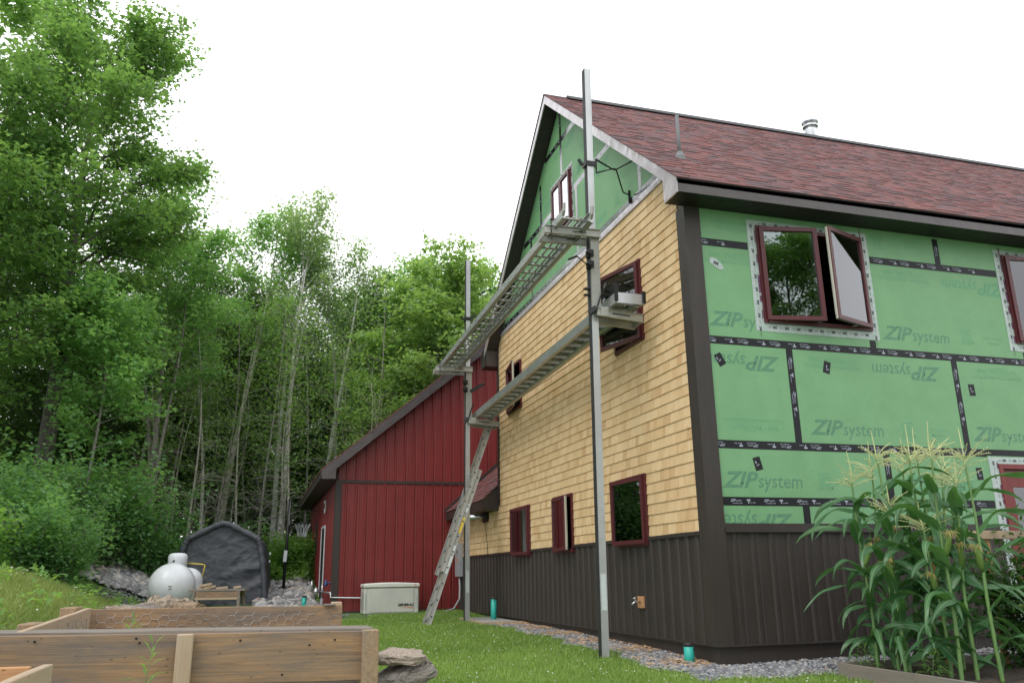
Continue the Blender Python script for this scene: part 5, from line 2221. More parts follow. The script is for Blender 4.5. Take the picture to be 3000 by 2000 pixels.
bedD = empty('raised_bed', (2.5, -2.2, -.3))
tag(bedD, 'low grey plank bed planted with sweet corn at the right', 'raised bed', 'wooden raised beds')
board('side_board', (.75, -4.6, -.215), (.75, -.93, -.195), .04, .19, 'board_grey', bedD)
board('back_board', (.775, -.93, -.195), (6.2, -.90, -.20), .04, .19, 'board_grey', bedD)
board('front_board', (.775, -4.58, -.215), (6.2, -4.58, -.215), .04, .19, 'board_grey', bedD)
board('side_board', (6.2, -4.6, -.215), (6.2, -.88, -.20), .04, .19, 'board_grey', bedD)
mb = MB()
n = 40
sx, sy = np.linspace(.77, 6.18, n), np.linspace(-4.56, -.95, n)
v, f = [], []
for j in range(n):
    for i in range(n):
        v.append((sx[i], sy[j], -.175 + .03 * math.sin(i * 1.7 + j * .9) * math.sin(j * 2.1) + random.uniform(-.012, .012)))
for j in range(n - 1):
    for i in range(n - 1):
        k = j * n + i
        f.append((k, k + 1, k + n + 1, k + n))
mb.add(v, f)
mb.build('soil', M['soil'], bedD, True)

# trellis behind the corn
tr = empty('bean_trellis', (2.7, -1.15, -.2))
tag(tr, 'pale wooden trellis frame with thin wires behind the corn', 'trellis')
board('rail', (1.85, -1.12, 1.08), (4.6, -1.10, 1.09), .038, .085, 'board_pale', tr)
for x in (1.92, 2.62, 3.6, 4.5):
    board('post', (x, -1.08, -.3), (x, -1.08, 1.12), .06, .038, 'board_fresh', tr)
mb = MB()
for k in range(8):
    mb.tube([(1.9, -1.06, .0 + k * .13), (4.5, -1.06, .0 + k * .13)], .0018, 4)
for k in range(20):
    mb.tube([(1.92 + k * .13, -1.06, -.1), (1.92 + k * .13, -1.06, 1.05)], .0018, 4)
mb.build('wire_grid', M['wire'], tr)


# ------------------------------------------------------------ flat stones round the big bed
def flat_stone(x, y, z, lx_, ly, lz, rz, tilt, label, seed):
    r = np.random.default_rng(seed)
    bm = bmesh.new()
    bmesh.ops.create_icosphere(bm, subdivisions=4, radius=1)
    ph = r.random(6) * 6
    for v_ in bm.verts:
        p = v_.co
        ang = math.atan2(p.y, p.x)
        rr = 1 + .16 * math.sin(2 * ang + ph[0]) + .12 * math.sin(3 * ang + ph[1]) + .07 * math.sin(5 * ang + ph[2])
        zz = math.copysign(abs(p.z) ** .45, p.z)
        rr *= 1 + .16 * mnoise.fractal(p * 2.2 + Vector((seed * 3.1, 0, 0)), .8, 2.2, 4)
        k = .05 * math.sin(p.x * 7 + ph[3]) + .06 * math.sin(p.y * 9 + p.z * 5 + ph[4])
        flat = math.hypot(p.x, p.y)
        sc = (flat ** -.45 if flat > .15 else 1.0)
        v_.co = Vector((p.x * sc * rr, p.y * sc * rr, zz * (1 + k * 2) + .55 * mnoise.fractal(Vector((p.x * 1.8, p.y * 1.8, p.z * 3 + seed)), .7, 2.1, 5) + .25 * round(1.5 * mnoise.noise(p * 2.5 + Vector((seed, 2, 0)))) ))
    me = bpy.data.meshes.new('flat_stone')
    bm.to_mesh(me)
    bm.free()
    at = me.attributes.new('rnd', 'FLOAT', 'POINT')
    at.data.foreach_set('value', np.full(len(me.vertices), r.random(), dtype=np.float32))
    o = link('flat_stone', me, M['stone'])
    o.location = (x, y, z)
    o.scale = (lx_, ly, lz)
    o.rotation_euler = (tilt[0], tilt[1], rz)
    tag(o, label, 'stone', 'flat field stones round the beds')
    return o


flat_stone(-3.76, -2.28, .235, .20, .17, .026, .3, (.12, -.05), 'rusty brown slab on top of the stone pile by the corner post', 1)
flat_stone(-3.76, -2.30, .10, .225, .20, .050, .1, (.05, -.24), 'pale grooved slab leaning in the middle of the stone pile', 2)
flat_stone(-3.67, -2.18, -.02, .18, .2, .060, 1.0, (.1, .25), 'grey brown stone under the pale slab by the post', 3)
flat_stone(-3.78, -2.45, -.06, .15, .14, .035, .6, (0, .1), 'bluish flat stone at the bottom of the pile', 4)
flat_stone(-3.70, -2.20, -.20, .25, .24, .09, 2.0, (0, 0), 'broad base stone of the pile beside the bed', 5)
flat_stone(-3.74, -2.3, -.36, .27, .25, .10, 1.3, (0, 0), 'lowest stone of the pile beside the bed', 6)
for i, (px, h, z, l, w, t, lab) in enumerate((
        (.515, 8.2, .27, .42, .28, .075, 'long grey slab lying left of the big bed'),
        (.58, 7.6, .20, .36, .28, .07, 'mottled grey stone at the left edge of the picture'),
        (.452, 9.6, .42, .20, .22, .05, 'thin grey flagstone behind the left bed post'),
        (.432, 9.9, .41, .24, .20, .055, 'pale ridged flagstone behind the back board'),
        (.402, 10.3, .44, .22, .22, .085, 'brown mossy boulder behind the back board'),
        (.378, 10.4, .40, .24, .22, .07, 'orange brown rounded slab in front of the white tank'),
        (.395, 10.0, .36, .2, .18, .05, 'grey pointed stone below the white tank'),
        (.60, 7.2, .20, .40, .3, .08, 'low stone half hidden at the far left edge'))):
    x, y = site(-px * h, h)
    flat_stone(x, y, z, l, w, t, .3 + .5 * (i % 3), (.04 * (i % 3), .05 * (i % 2)), lab, 20 + i)

# ------------------------------------------------------------ leaves in bulk
def leaves_np(C, size, r, up=0.0, lobed=False, droop=-.25, jit=.35, wide=.62):
    n = len(C)
    psi = r.random(n) * 2 * PI
    dl = r.normal(droop, .38, n)
    rl = r.normal(0, .42, n)
    d = np.stack([np.cos(psi) * np.cos(dl), np.sin(psi) * np.cos(dl), np.sin(dl)], 1)
    s0 = np.stack([-np.sin(psi), np.cos(psi), np.zeros(n)], 1)
    n0 = np.cross(d, s0)
    s = s0 * np.cos(rl)[:, None] + n0 * np.sin(rl)[:, None]
    nn = np.cross(d, s)
    L_ = size * (1 + jit * (r.random(n) * 2 - 1))
    if lobed:
        T = np.array([(0, 0, 0), (.20, .55, .06), (.48, .24, .0), (1, 0, -.10), (.48, -.24, .0), (.20, -.55, .06), (.36, 0, -.05)])
        tri = np.array([(6, 0, 5), (6, 5, 4), (6, 4, 3), (6, 3, 2), (6, 2, 1), (6, 1, 0)])
    else:
        T = np.array([(0, 0, 0), (.48, wide / 2, .07), (1, 0, -.08), (.48, -wide / 2, .07)])
        tri = np.array([(0, 2, 1), (0, 3, 2)])
    k = len(T)
    v = C[:, None, :] + L_[:, None, None] * (T[None, :, 0:1] * d[:, None, :] + T[None, :, 1:2] * s[:, None, :] + T[None, :, 2:3] * nn[:, None, :])
    f = (tri[None] + (np.arange(n) * k)[:, None, None]).ravel()
    return v.reshape(-1, 3), f, np.repeat(r.random(n), k)


M['bark_grey'] = simple('grey_bark', (.14, .13, .115), (.33, .31, .28), 9, .9, stretch=(2.5, 2.5, .6), bumps=.6)
M['bark_dark'] = simple('dark_bark', (.055, .048, .042), (.17, .155, .14), 8, .9, stretch=(2.5, 2.5, .5), bumps=.6)
M['bark_birch'] = simple('pale_birch_bark', (.76, .74, .70), (.34, .32, .29), 3.0, .8, stretch=(1.5, 1.5, 3.5), bumps=.2)
M['bark_aspen'] = simple('aspen_bark', (.54, .52, .45), (.28, .26, .22), 2.6, .85, stretch=(1.5, 1.5, 2.5), bumps=.3)
M['lf_maple'] = leaf_mat('maple_leaf', (0.081, 0.168, 0.062), (0.216, 0.384, 0.143), .5)
M['lf_light'] = leaf_mat('light_leaf', (0.120, 0.246, 0.096), (0.257, 0.466, 0.198), .52)
M['lf_yellow'] = leaf_mat('yellow_green_leaf', (0.142, 0.251, 0.096), (0.288, 0.442, 0.185), .5)
M['lf_birch'] = leaf_mat('birch_leaf', (0.137, 0.228, 0.117), (0.284, 0.419, 0.232), .52)
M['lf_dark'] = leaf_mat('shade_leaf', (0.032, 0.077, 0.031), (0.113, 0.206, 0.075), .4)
M['lf_bush'] = leaf_mat('hazel_leaf', (0.089, 0.200, 0.085), (0.221, 0.419, 0.177), .5)
M['lf_fern'] = leaf_mat('undergrowth_leaf', (0.107, 0.219, 0.061), (0.230, 0.409, 0.123), .5)
M['lf_grass'] = leaf_mat('grass_blade', (0.151, 0.254, 0.055), (0.297, 0.427, 0.111), .35, (1.6, 1.6, .8))
M['lf_meadow'] = leaf_mat('meadow_blade', (0.135, 0.216, 0.052), (0.335, 0.394, 0.137), .35, (1.5, 1.5, .8))


def make_tree(name, seed, H, r0, lean, z0, rad, nlimb, nleaf, lsize, bark, leafm, clr=.32, lobed=False, bend=.15, prof=None, twig=True, elev=(.45, 1.1), dead=0, stems=1, limb_r=.35, flat=.65, x0=.0):
    """trunk with limbs and a crown of separate leaves; local coordinates, foot at the origin"""
    r = np.random.default_rng(seed)
    root = empty(name)
    mb = MB()
    centres = []
    for st in range(stems):
        sl_, hh = (lean, H) if st == 0 else (lean + (st * 2 - stems) * H * .09, H * (.82 + .1 * r.random()))
        ph = r.random(4) * 6
        sa = 0 if st == 0 else r.random() * 6

        def tpt(t):
            return np.array([x0 * 0 + sl_ * t ** 1.2 + bend * math.sin(t * 5 + ph[0]) * t, (0 if st == 0 else .6 * math.sin(sa) * t) + bend * math.sin(t * 4 + ph[1]) * t, hh * t])
        ts = np.linspace(0, 1, 14)
        rr = [r0 * (1.25 if t == 0 else 1) * (1 - .93 * t ** .9) * (1 if st == 0 else .7) + .004 for t in ts]
        mb.tube([tpt(t) for t in ts], rr, 8, rnd=.5)
        lo = z0 / hh
        for i in range(nlimb // stems):
            t = lo + (1 - lo) * ((i + r.random()) / (nlimb // stems)) ** .9
            if t > .985:
                t = .985
            q = (t - lo) / (1 - lo)
            R = rad * (prof(q) if prof else max(.12, math.sin(PI * min(1, q * .86 + .12)) ** .75))
            R *= .75 + .45 * r.random()
            az = i * 2.39996 + r.normal(0, .35)
            el = elev[0] + (elev[1] - elev[0]) * q + r.normal(0, .12)
            b = tpt(t)
            d = np.array([math.cos(az) * math.cos(el), math.sin(az) * math.cos(el), math.sin(el)])
            ln = R / max(.35, math.cos(el))
            pts = []
            for s in (0, .35, .7, 1):
                p = b + d * ln * s
                p[2] -= .16 * ln * s * s
                p[:2] += r.normal(0, .05 * ln * s, 2)
                pts.append(p)
            lr = max(.006, rr[min(13, int(t * 13))] * limb_r)
            mb.tube(pts, [lr, lr * .75, lr * .5, lr * .2], 5, cap=False, rnd=.5)
            for s in np.linspace(.35, 1.0, max(3, int(ln / .28))):
                k = min(2, int(s * 3))
                p = pts[0] + (pts[-1] - pts[0]) * s if s < .99 else pts[-1]
                j = int(min(2.999, s / 1.0001 * 3))
                w = s * 3 - j
                p = pts[j] * (1 - w) + pts[j + 1] * w
                centres.append(p)
                if twig and ln > .5:
                    for q2 in range(2):
                        az2 = az + r.choice([-1, 1]) * (.6 + .7 * r.random())
                        e2 = el * .5 + r.normal(0, .35)
                        l2 = ln * (.18 + .25 * r.random()) * (1.15 - s * .5)
                        e = p + np.array([math.cos(az2) * math.cos(e2), math.sin(az2) * math.cos(e2), math.sin(e2) * .8]) * l2
                        mb.tube([p, (p + e) / 2 + np.array([0, 0, .04 * l2]), e], [lr * .35, lr * .25, lr * .1], 3, cap=False, rnd=.5)
                        centres.append(e)
                        if l2 > .5:
                            centres.append((p + e) / 2)
        for i in range(dead):
            t = .12 + (lo * .98 - .12) * r.random() if lo > .2 else .1 + .3 * r.random()
            b = tpt(t)
            az, el, ln = r.random() * 6.28, r.normal(.25, .4), (.5 + 1.1 * r.random()) * min(1.4, H / 8)
            d = np.array([math.cos(az) * math.cos(el), math.sin(az) * math.cos(el), math.sin(el)])
            e = b + d * ln
            mb.tube([b, b + d * ln * .5 + np.array([0, 0, .05]), e - np.array([0, 0, .12 * ln])], [.014, .009, .003], 4, cap=False, rnd=.5)
            if r.random() < .5:
                m_ = b + d * ln * .6
                mb.tube([m_, m_ + np.array([r.normal(0, .25), r.normal(0, .25), r.normal(.1, .2)])], [.006, .002], 3, cap=False)
    trunk = mb.build('trunk', M[bark], root, True, fix=False)
    c = np.array(centres)
    wgt = .3 + r.random(len(c)) ** 1.5
    wgt /= wgt.sum()
    idx = r.choice(len(c), nleaf, p=wgt)
    off = r.normal(0, 1, (nleaf, 3)) * np.array([clr, clr, clr * flat])
    P_ = c[idx] + off
    v, f, rn = leaves_np(P_, lsize, r, lobed=lobed)
    # every spray has a tone of its own
    tone = r.random(len(c))
    rn = np.clip(.55 * np.repeat(tone[idx], 7 if lobed else 4) + .45 * rn, 0, 1)
    raw('crown', v, f, 3, M[leafm], root, rnd=rn)
    return root


def put(proto, first, u, h, s=1.0, rz=0.0, label=None, cat='tree', group=None, dz=-.08, sz=1.0):
    o = proto if first else copy_tree(proto)
    x, y = site(u, h)
    o.location = (x, y, float(ground_z(x, y)) + dz)
    o.scale = (s, s, s * sz)
    o.rotation_euler = (0, 0, rz)
    tag(o, label, cat, group)
    return o


A0 = math.atan2(RH[1], RH[0])      # leans are given along the site's cross direction
rnd = lambda q: max(.14, math.sqrt(max(0.0, 1 - ((q - .40) / .63) ** 2)))
oval = lambda q: max(.15, math.sin(PI * min(1, q * .84 + .14)) ** .6)
tall = lambda q: max(.12, (1 - q) ** .55 * min(1, .45 + q * 2.2))
# great maple at the left
t = make_tree('maple_tree', 11, 14.4, .27, .35, 4.4, 2.45, 60, 42000, .13, 'bark_dark', 'lf_maple', .21, True, .25, rnd, flat=.5)
put(t, True, -12.35, 21.6, 1, A0, 'tall broad maple with a thick grey trunk at the left', 'tree', 'maples at the left edge')
t2_ = make_tree('maple_tree', 12, 11.8, .16, -.4, 2.6, 2.1, 34, 22000, .12, 'bark_dark', 'lf_maple', .24, True, .2, oval, flat=.5)
put(t2_, True, -12.95, 18.6, 1, A0, 'darker maple cut off by the left edge of the picture', 'tree', 'maples at the left edge')
t3 = make_tree('young_maple_tree', 13, 6.6, .06, .1, 2.9, 1.15, 26, 8500, .12, 'bark_grey', 'lf_light', .22, True, .12, oval, flat=.5)
put(t3, True, -10.75, 20.9, 1, A0, 'young bright green maple in front of the great maple trunk', 'tree')
# the ash behind
t4 = make_tree('ash_tree', 14, 11.0, .11, -.3, 4.6, 2.0, 48, 20000, .15, 'bark_grey', 'lf_light', .2, False, .2, oval, stems=3, dead=6, flat=.45)
put(t4, True, -11.35, 26.2, 1, A0, 'light green many-stemmed ash right of the great maple', 'tree')
# yellow-green maples above the garage roof
t5 = make_tree('young_maple_tree', 15, 10.4, .085, .2, 4.4, 1.65, 40, 15000, .155, 'bark_grey', 'lf_yellow', .2, True, .2, oval, stems=2, dead=6, flat=.5)
put(t5, True, -2.55, 27.3, 1, A0, 'yellow-green maple rising behind the far scaffold pole', 'tree')
put(t5, False, -4.0, 28.0, .84, A0 + 2.1, 'shorter yellow-green maple left of the far scaffold pole', 'tree')
put(t5, False, -1.35, 28.6, .93, A0 + 4.0, 'yellow-green maple right of the far scaffold pole, close to the roof edge', 'tree')
# birches and aspens
b1 = make_tree('aspen_tree', 21, 13.4, .145, 1.5, 7.4, 1.35, 30, 6500, .15, 'bark_aspen', 'lf_light', .17, False, .22, oval, dead=10, elev=(.7, 1.2))
b2 = make_tree('birch_tree', 22, 13.2, .13, .55, 7.2, 1.3, 34, 5200, .13, 'bark_birch', 'lf_birch', .2, False, .25, oval, dead=12, elev=(.7, 1.2))
b3 = make_tree('birch_tree', 23, 12.6, .11, 1.0, 6.6, 1.05, 28, 2700, .125, 'bark_birch', 'lf_birch', .2, False, .25, tall, dead=14, elev=(.6, 1.15))
G = 'slim birches and aspens at the edge of the wood'
put(b1, True, -10.5, 30, .93, A0, 'grey-barked aspen leaning right with a full leafy top', 'tree', G)
put(b2, True, -8.35, 30, .95, A0, 'white-barked birch with the tallest sparse crown', 'tree', G)
put(b3, True, -7.15, 31, 1, A0, 'thin birch with an almost bare top right of the tallest birch', 'tree', G)
put(b1, False, -7.0, 34.5, .86, A0 + 5.2, 'leafy aspen filling the gap between the thin birches', 'tree', G)
put(b2, False, -6.75, 31.6, .93, A0 + 3.6, 'white-stemmed birch with a full top in the gap left of the yellow-green maples', 'tree', G)
put(b1, False, -6.1, 33.5, .92, A0 + 1.9, 'aspen standing behind the slim feathery birch', 'tree', G)
put(b3, False, -6.35, 32, 1.03, A0 + .5, 'slim birch with a feathery top midway to the garage', 'tree', G)
put(b1, False, -5.4, 33, 1.0, A0 + .4, 'aspen with a compact round top above the garage roof slope', 'tree', G)
put(b2, False, -8.75, 30.6, .88, A0 + 1.2, 'dark-stained birch trunk close left of the tallest birch', 'tree', G)
put(b3, False, -10.75, 29, .72, A0 + 3.0, 'short birch left of the leaning aspen', 'tree', G)
put(b1, False, -.35, 33.5, 1.0, A0 + 2.6, 'dark full tree close behind the house rake', 'tree', G)
# slender saplings in the gloom
s1 = make_tree('sapling', 31, 8.2, .045, .5, 2.0, .85, 22, 800, .10, 'bark_grey', 'lf_fern', .2, False, .25, None, dead=14, elev=(.2, .9))
s2 = make_tree('sapling', 32, 7.2, .036, -.35, 1.4, .95, 20, 900, .10, 'bark_aspen', 'lf_birch', .22, False, .3, None, dead=12, elev=(.15, .8))
rs = np.random.default_rng(77)
k = 0
for i in range(34):
    u = -13.2 + 10.6 * (i + rs.random()) / 34
    h = 25.6 + 6.5 * rs.random()
    pr = s1 if i % 2 else s2
    put(pr, i < 2, u, h, .75 + .5 * rs.random(), rs.random() * 6.28, 'thin bare-stemmed sapling in the dark edge of the wood', 'sapling', 'thin saplings along the edge of the wood')
# deep wood
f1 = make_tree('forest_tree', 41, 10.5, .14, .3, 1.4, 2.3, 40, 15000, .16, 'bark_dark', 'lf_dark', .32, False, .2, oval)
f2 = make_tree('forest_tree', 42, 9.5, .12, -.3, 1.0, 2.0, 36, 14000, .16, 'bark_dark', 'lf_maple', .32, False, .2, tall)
k = 0
for i in range(30):
    u = -21 + 23.5 * (i + rs.random()) / 30
    h = 34 + 9 * ((i * 7) % 10) / 10
    pr = f1 if i % 3 else f2
    put(pr, i in (0, 1), u, h, .86 + .26 * rs.random(), rs.random() * 6.28, 'dense dark tree deep in the wood', 'tree', 'dark trees deep in the wood')
for (u, h, s) in ((-17.5, 24, 1.1), (-16.5, 19, 1.1), (-16.2, 13, 1.0)):
    put(f1, False, u, h, s, rs.random() * 6.28, 'tall dark tree round the far side of the garden', 'tree', 'trees round the rest of the garden')

put(t, False, 15.6, -10.5, .95, 1.0, 'tall maple standing south of the house, mirrored in its window', 'tree')
put(t, False, 19.6, -9.0, .85, 3.0, 'second maple south of the house beyond the garden', 'tree')
put(t, False, 12.0, -15.0, .9, 5.0, 'maple at the south end of the garden', 'tree')

for (u, h, s) in ((-19, 27, 1.0), (-21.5, 30, 1.1), (-17.5, 30, .9), (-24, 33, 1.15), (-20, 35, 1.1), (-15.5, 32, .85), (-26, 28, 1.2)):
    put(f2 if h % 2 else f1, False, u, h, s, rs.random() * 6.28, 'dense dark tree deep in the wood', 'tree', 'dark trees deep in the wood')

# branch reaching into the top left corner
x0_, y0_ = site(-12.0, 12.6)
bt = empty('maple_tree', (x0_, y0_, float(ground_z(x0_, y0_))))
tag(bt, 'maple whose branch tip hangs into the top left corner', 'tree', 'maples at the left edge')
tp0 = Vector((x0_, y0_, 0))
tip = Vector((*site(-8.95, 13.0), 11.0))
mb = MB()
mb.tube([tp0 + Vector((0, 0, .5)), tp0 + Vector((.1, 0, 5)), tp0 + Vector((.15, .1, 10)), tp0 + Vector((.1, .1, 12.5))], [.2, .16, .1, .03], 8)
lb0 = tp0 + Vector((.12, .05, 8.6))
pts = [lb0, lb0.lerp(tip, .4) + Vector((0, 0, .5)), lb0.lerp(tip, .75) + Vector((0, 0, .4)), tip]
mb.tube(pts, [.05, .035, .02, .006], 6)
cs = []
rb_ = np.random.default_rng(5)
for s in np.linspace(.3, 1, 12):
    j = min(2, int(s * 3))
    p = pts[j].lerp(pts[j + 1], s * 3 - j)
    for q in range(2):
        e = p + Vector(rb_.normal(0, .28, 3)) * (1.2 - .6 * s)
        mb.tube([p, e], [.008, .003], 4)
        cs.append(np.array(e))
mb.build('trunk', M['bark_dark'], bt, True, fix=False)
cs = np.array(cs)
P_ = cs[rb_.integers(0, len(cs), 1500)] + rb_.normal(0, .16, (1500, 3))
Q_ = np.array([x0_, y0_, 9.5]) + rb_.normal(0, 1, (5000, 3)) * np.array([.7, .9, 1.6]) + np.array([-1.0, .2, 0])
v, f, rn = leaves_np(np.concatenate([P_, Q_]), .12, rb_, lobed=True)
raw('crown', v, f, 3, M['lf_maple'], bt, rnd=rn)

# ------------------------------------------------------------ shrubs
def make_bush(seed, H, R, nst, nleaf, ls, leafm):
    r = np.random.default_rng(seed)
    root = empty('shrub')
    mb = MB()
    cs = []
    for i in range(nst):
        az = i * 2.4 + r.normal(0, .4)
        hh = H * (.6 + .4 * r.random())
        sp = R * (.25 + .75 * r.random())
        e = np.array([math.cos(az) * sp, math.sin(az) * sp, hh])
        m_ = e * np.array([.4, .4, .55])
        b = np.array([math.cos(az) * .15, math.sin(az) * .15, 0])
        mb.tube([b, m_, e], [.018, .012, .003], 5, cap=False)
        for s in np.linspace(.15, 1, 9):
            p = (1 - s) ** 2 * b + 2 * s * (1 - s) * m_ + s * s * e
            cs += [p, p + r.normal(0, .2 * R * (1.2 - s), 3)]
    mb.build('stems', M['bark_grey'], root, True, fix=False)
    c = np.array(cs)
    tone = r.random(len(c))
    idx = r.integers(0, len(c), nleaf)
    P_ = c[idx] + r.normal(0, .14 * R, (nleaf, 3))
    P_[:, 2] = np.abs(P_[:, 2])
    v, f, rn = leaves_np(P_, ls, r, wide=.85, droop=-.15)
    rn = np.clip(.5 * np.repeat(tone[idx], 4) + .5 * rn, 0, 1)
    raw('leaves', v, f, 3, M[leafm], root, rnd=rn)
    return root


u1 = make_bush(51, 2.3, 1.25, 22, 6500, .095, 'lf_bush')
u2 = make_bush(52, 1.7, 1.1, 18, 5000, .085, 'lf_bush')
u3 = make_bush(53, 1.2, .9, 16, 3600, .085, 'lf_fern')
GB = 'shrubs along the foot of the wood'
for i, (pr, u, h, s, rz, lab) in enumerate((
        (u1, -10.5, 21.0, 1.28, 0, 'tallest broad-leaved shrub below the great maple'),
        (u1, -9.55, 21.9, .95, 1.9, 'leafy shrub sloping down toward the charcoal tent'),
        (u2, -9.0, 22.4, .85, 0, 'low shrub directly left of the charcoal tent'),
        (u2, -10.75, 20.2, 1.1, 2.2, 'rounded shrub above the left end of the rock slope'),
        (u1, -10.3, 17.2, 1.0, 3.6, 'dense shrub on the grassy bank at the left'),
        (u2, -9.2, 16.2, 1.0, 4.4, 'shrub hanging over the bank near the left edge'),
        (u1, -11.4, 18.8, 1.15, 5.2, 'big shrub under the darker maple at the left edge'),
        (u3, -9.5, 14.6, 1.0, 0, 'small pale shrub low at the left edge'),
        (u2, -8.75, 16.4, .75, 1.3, 'shrub spilling over the lip of the grassy bank'),
        (u1, -10.0, 18.6, .85, 2.7, 'thick shrub on the bank between the grass and the rock slope'),
        (u3, -6.75, 25.7, 1.0, 1, 'bright low shrub just right of the charcoal tent'),
        (u3, -6.0, 25.6, .95, 2.6, 'bright low shrub behind the basketball pole'),
        (u3, -5.35, 25.9, 1.1, 3.9, 'bright shrub beside the garage wall'),
        (u1, -5.6, 27.4, 1.0, .7, 'light green shrub rising behind the basketball hoop'),
        (u2, -11.2, 23.0, 1.3, .4, 'shrub behind the great maple trunk'),
        (u1, -8.3, 24.6, .75, 2.9, 'dark shrub behind the charcoal tent'))):
    put(pr, pr.get('label') is None, u, h, s, rz, lab, 'shrub', GB, -.05)

# undergrowth, far wood
ru = np.random.default_rng(61)
n = 26000
u = ru.uniform(-15, -3.4, n)
h = ru.uniform(24.2, 33, n)
x, y = site(u, h)
keep = ~((x > -3.1) & (y > 11))
x, y, u, h = x[keep], y[keep], u[keep], h[keep]
hgt = .12 + .55 * ru.random(len(x)) ** 1.4 * (.4 + .6 * np.sin(u * 2.3 + h) ** 2)
P_ = np.stack([x, y, ground_z(x, y) + hgt], 1)
v, f, rn = leaves_np(P_, .13, ru, droop=.1)
tag(raw('undergrowth', v, f, 3, M['lf_fern'], rnd=rn), 'low leafy undergrowth at the foot of the wood', 'undergrowth', kind='stuff')
n = 60000
u = ru.uniform(-34, 9, n)
h = ru.uniform(44, 58, n)
x, y = site(u, h)
top = 6.5 + 1.8 * np.sin(u * .9) + 1.2 * np.sin(u * 2.3 + h * .4)
P_ = np.stack([x, y, ground_z(x, y) + top * ru.random(n) ** .8], 1)
P_ += ru.normal(0, .25, P_.shape)
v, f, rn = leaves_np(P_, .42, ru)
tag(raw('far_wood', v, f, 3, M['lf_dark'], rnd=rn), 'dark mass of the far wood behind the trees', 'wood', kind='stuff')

# ------------------------------------------------------------ rock slope
n = 7500
a = ru.uniform(.19, .56, n)
h = ru.uniform(19.9, 24.9, n)
u = -a * h
x, y = site(u, h)
keep = ~((x > -3.15) & (y > 11)) & (h > 20.2 + .5 * np.sin(u * 1.7) - np.clip((a - .43) * 40, 0, 3.0)) & ~((a > .30) & (a < .40) & (h < 22.4))
keep &= (h < 24.6 + .3 * np.sin(u * 2.9))
P_ = np.stack([x, y, ground_z(x, y) + .05], 1)[keep]
pebbles('rock_slope', P_, .115, M['rock'], .75, 9, label='bank of loose broken rock below the wood', cat='rocks')
M['shade_soil'] = simple('dirt', (.10, .085, .07), (.16, .14, .12), 12, .95, bumps=.5)
n = 3500
u = ru.uniform(-9.4, -3.6, n)
h = ru.uniform(17.2, 20.6, n)
x, y = site(u, h)
keep = ~((x > -3.1) & (y > 11))
P_ = np.stack([x, y, ground_z(x, y) + .01], 1)[keep]
pebbles('gravel', P_, .035, M['gravel'], .6, 10, label='grey gravel yard in front of the tent', cat='gravel')

# ------------------------------------------------------------ grass
def blades(name, x, y, ht, wd, mat, label, seed, lean=.5):
    r = np.random.default_rng(seed)
    n = len(x)
    z = ground_z(x, y)
    psi, ph = r.random(n) * 2 * PI, r.random(n) * 2 * PI
    hh = ht * (.45 + .9 * r.random(n))
    w = wd * (.6 + .8 * r.random(n))
    le = hh * lean * (r.random(n) + .1)
    c, s = np.cos(psi), np.sin(psi)
    b = np.stack([x, y, z - .005], 1)
    side = np.stack([-s, c, 0 * c], 1) * w[:, None]
    mid = b + np.stack([np.cos(ph) * le * .35, np.sin(ph) * le * .35, hh * .6], 1)
    tip = b + np.stack([np.cos(ph) * le, np.sin(ph) * le, hh], 1)
    v = np.stack([b - side, b + side, mid + side * .7, mid - side * .7, tip], 1)
    tri = np.array([(0, 1, 2), (0, 2, 3), (3, 2, 4)])
    f = (tri[None] + (np.arange(n) * 5)[:, None, None]).ravel()
    patch = .5 + .5 * np.sin(x * 1.9 + 1.3 * np.sin(y * 1.1)) * np.sin(y * 2.3 + np.sin(x * 2.7))
    rn = np.repeat(np.clip(.45 * patch + .55 * r.random(n), 0, 1), 5)
    o = raw(name, v.reshape(-1, 3), f, 3, mat, rnd=rn)
    return tag(o, label, 'grass', kind='stuff')


def free(x, y):
    ws = .62 + .08 * np.sin(y * 3.1) + .05 * np.sin(y * 7.7)
    wx = .62 + .08 * np.sin(x * 2.7) + .05 * np.sin(x * 8.3)
    jit = ru.normal(0, .06, len(x))
    k = ~((x > -ws + jit) & (y > -wx - .12 + jit) & (y < 6.7)) & ~((x > -.1) & (y > -.1)) & ~((x > -3.1) & (y > 11.6))
    k &= ~((x > .74) & (x < 6.2) & (y > -4.6) & (y < -.9)) & ~((x > -6.75) & (x < -3.93) & (y > -2.75) & (y < -.38)) & ~((x > -7.6) & (x < -5.45) & (y > -6.6) & (y < -4.18))
    k &= ~((x > -.77) & (y > 6.6) & (y < 8.5)) & ~((x > -2.4) & (x < -1.07) & (y > 10.7) & (y < 11.5))
    return k


n = 300000
h = ru.uniform(5.5, 20.5, n) ** 1.0
a = ru.uniform(-.34, .40, n)
x, y = site(a * h, h)
k = free(x, y) & ~((h > 17.4) & (a < -.17))
lawn_x, lawn_y = x[k], y[k]
blades('lawn_grass', lawn_x, lawn_y, .050, .0042, M['lf_grass'], 'short green lawn with clover', 71, .9)
n = 120000
h = ru.uniform(5.0, 24, n)
a = ru.uniform(-.70, -.34, n)
x, y = site(a * h, h)
k = free(x, y) & ~((h > 19.7 - np.clip((-a - .43) * 30, 0, 3.0)) & (a > -.54)) & ~((h > 17.2) & (a > -.46))
blades('meadow_grass', x[k], y[k], .15, .0055, M['lf_meadow'], 'long yellowish grass on the left bank', 72, .8)
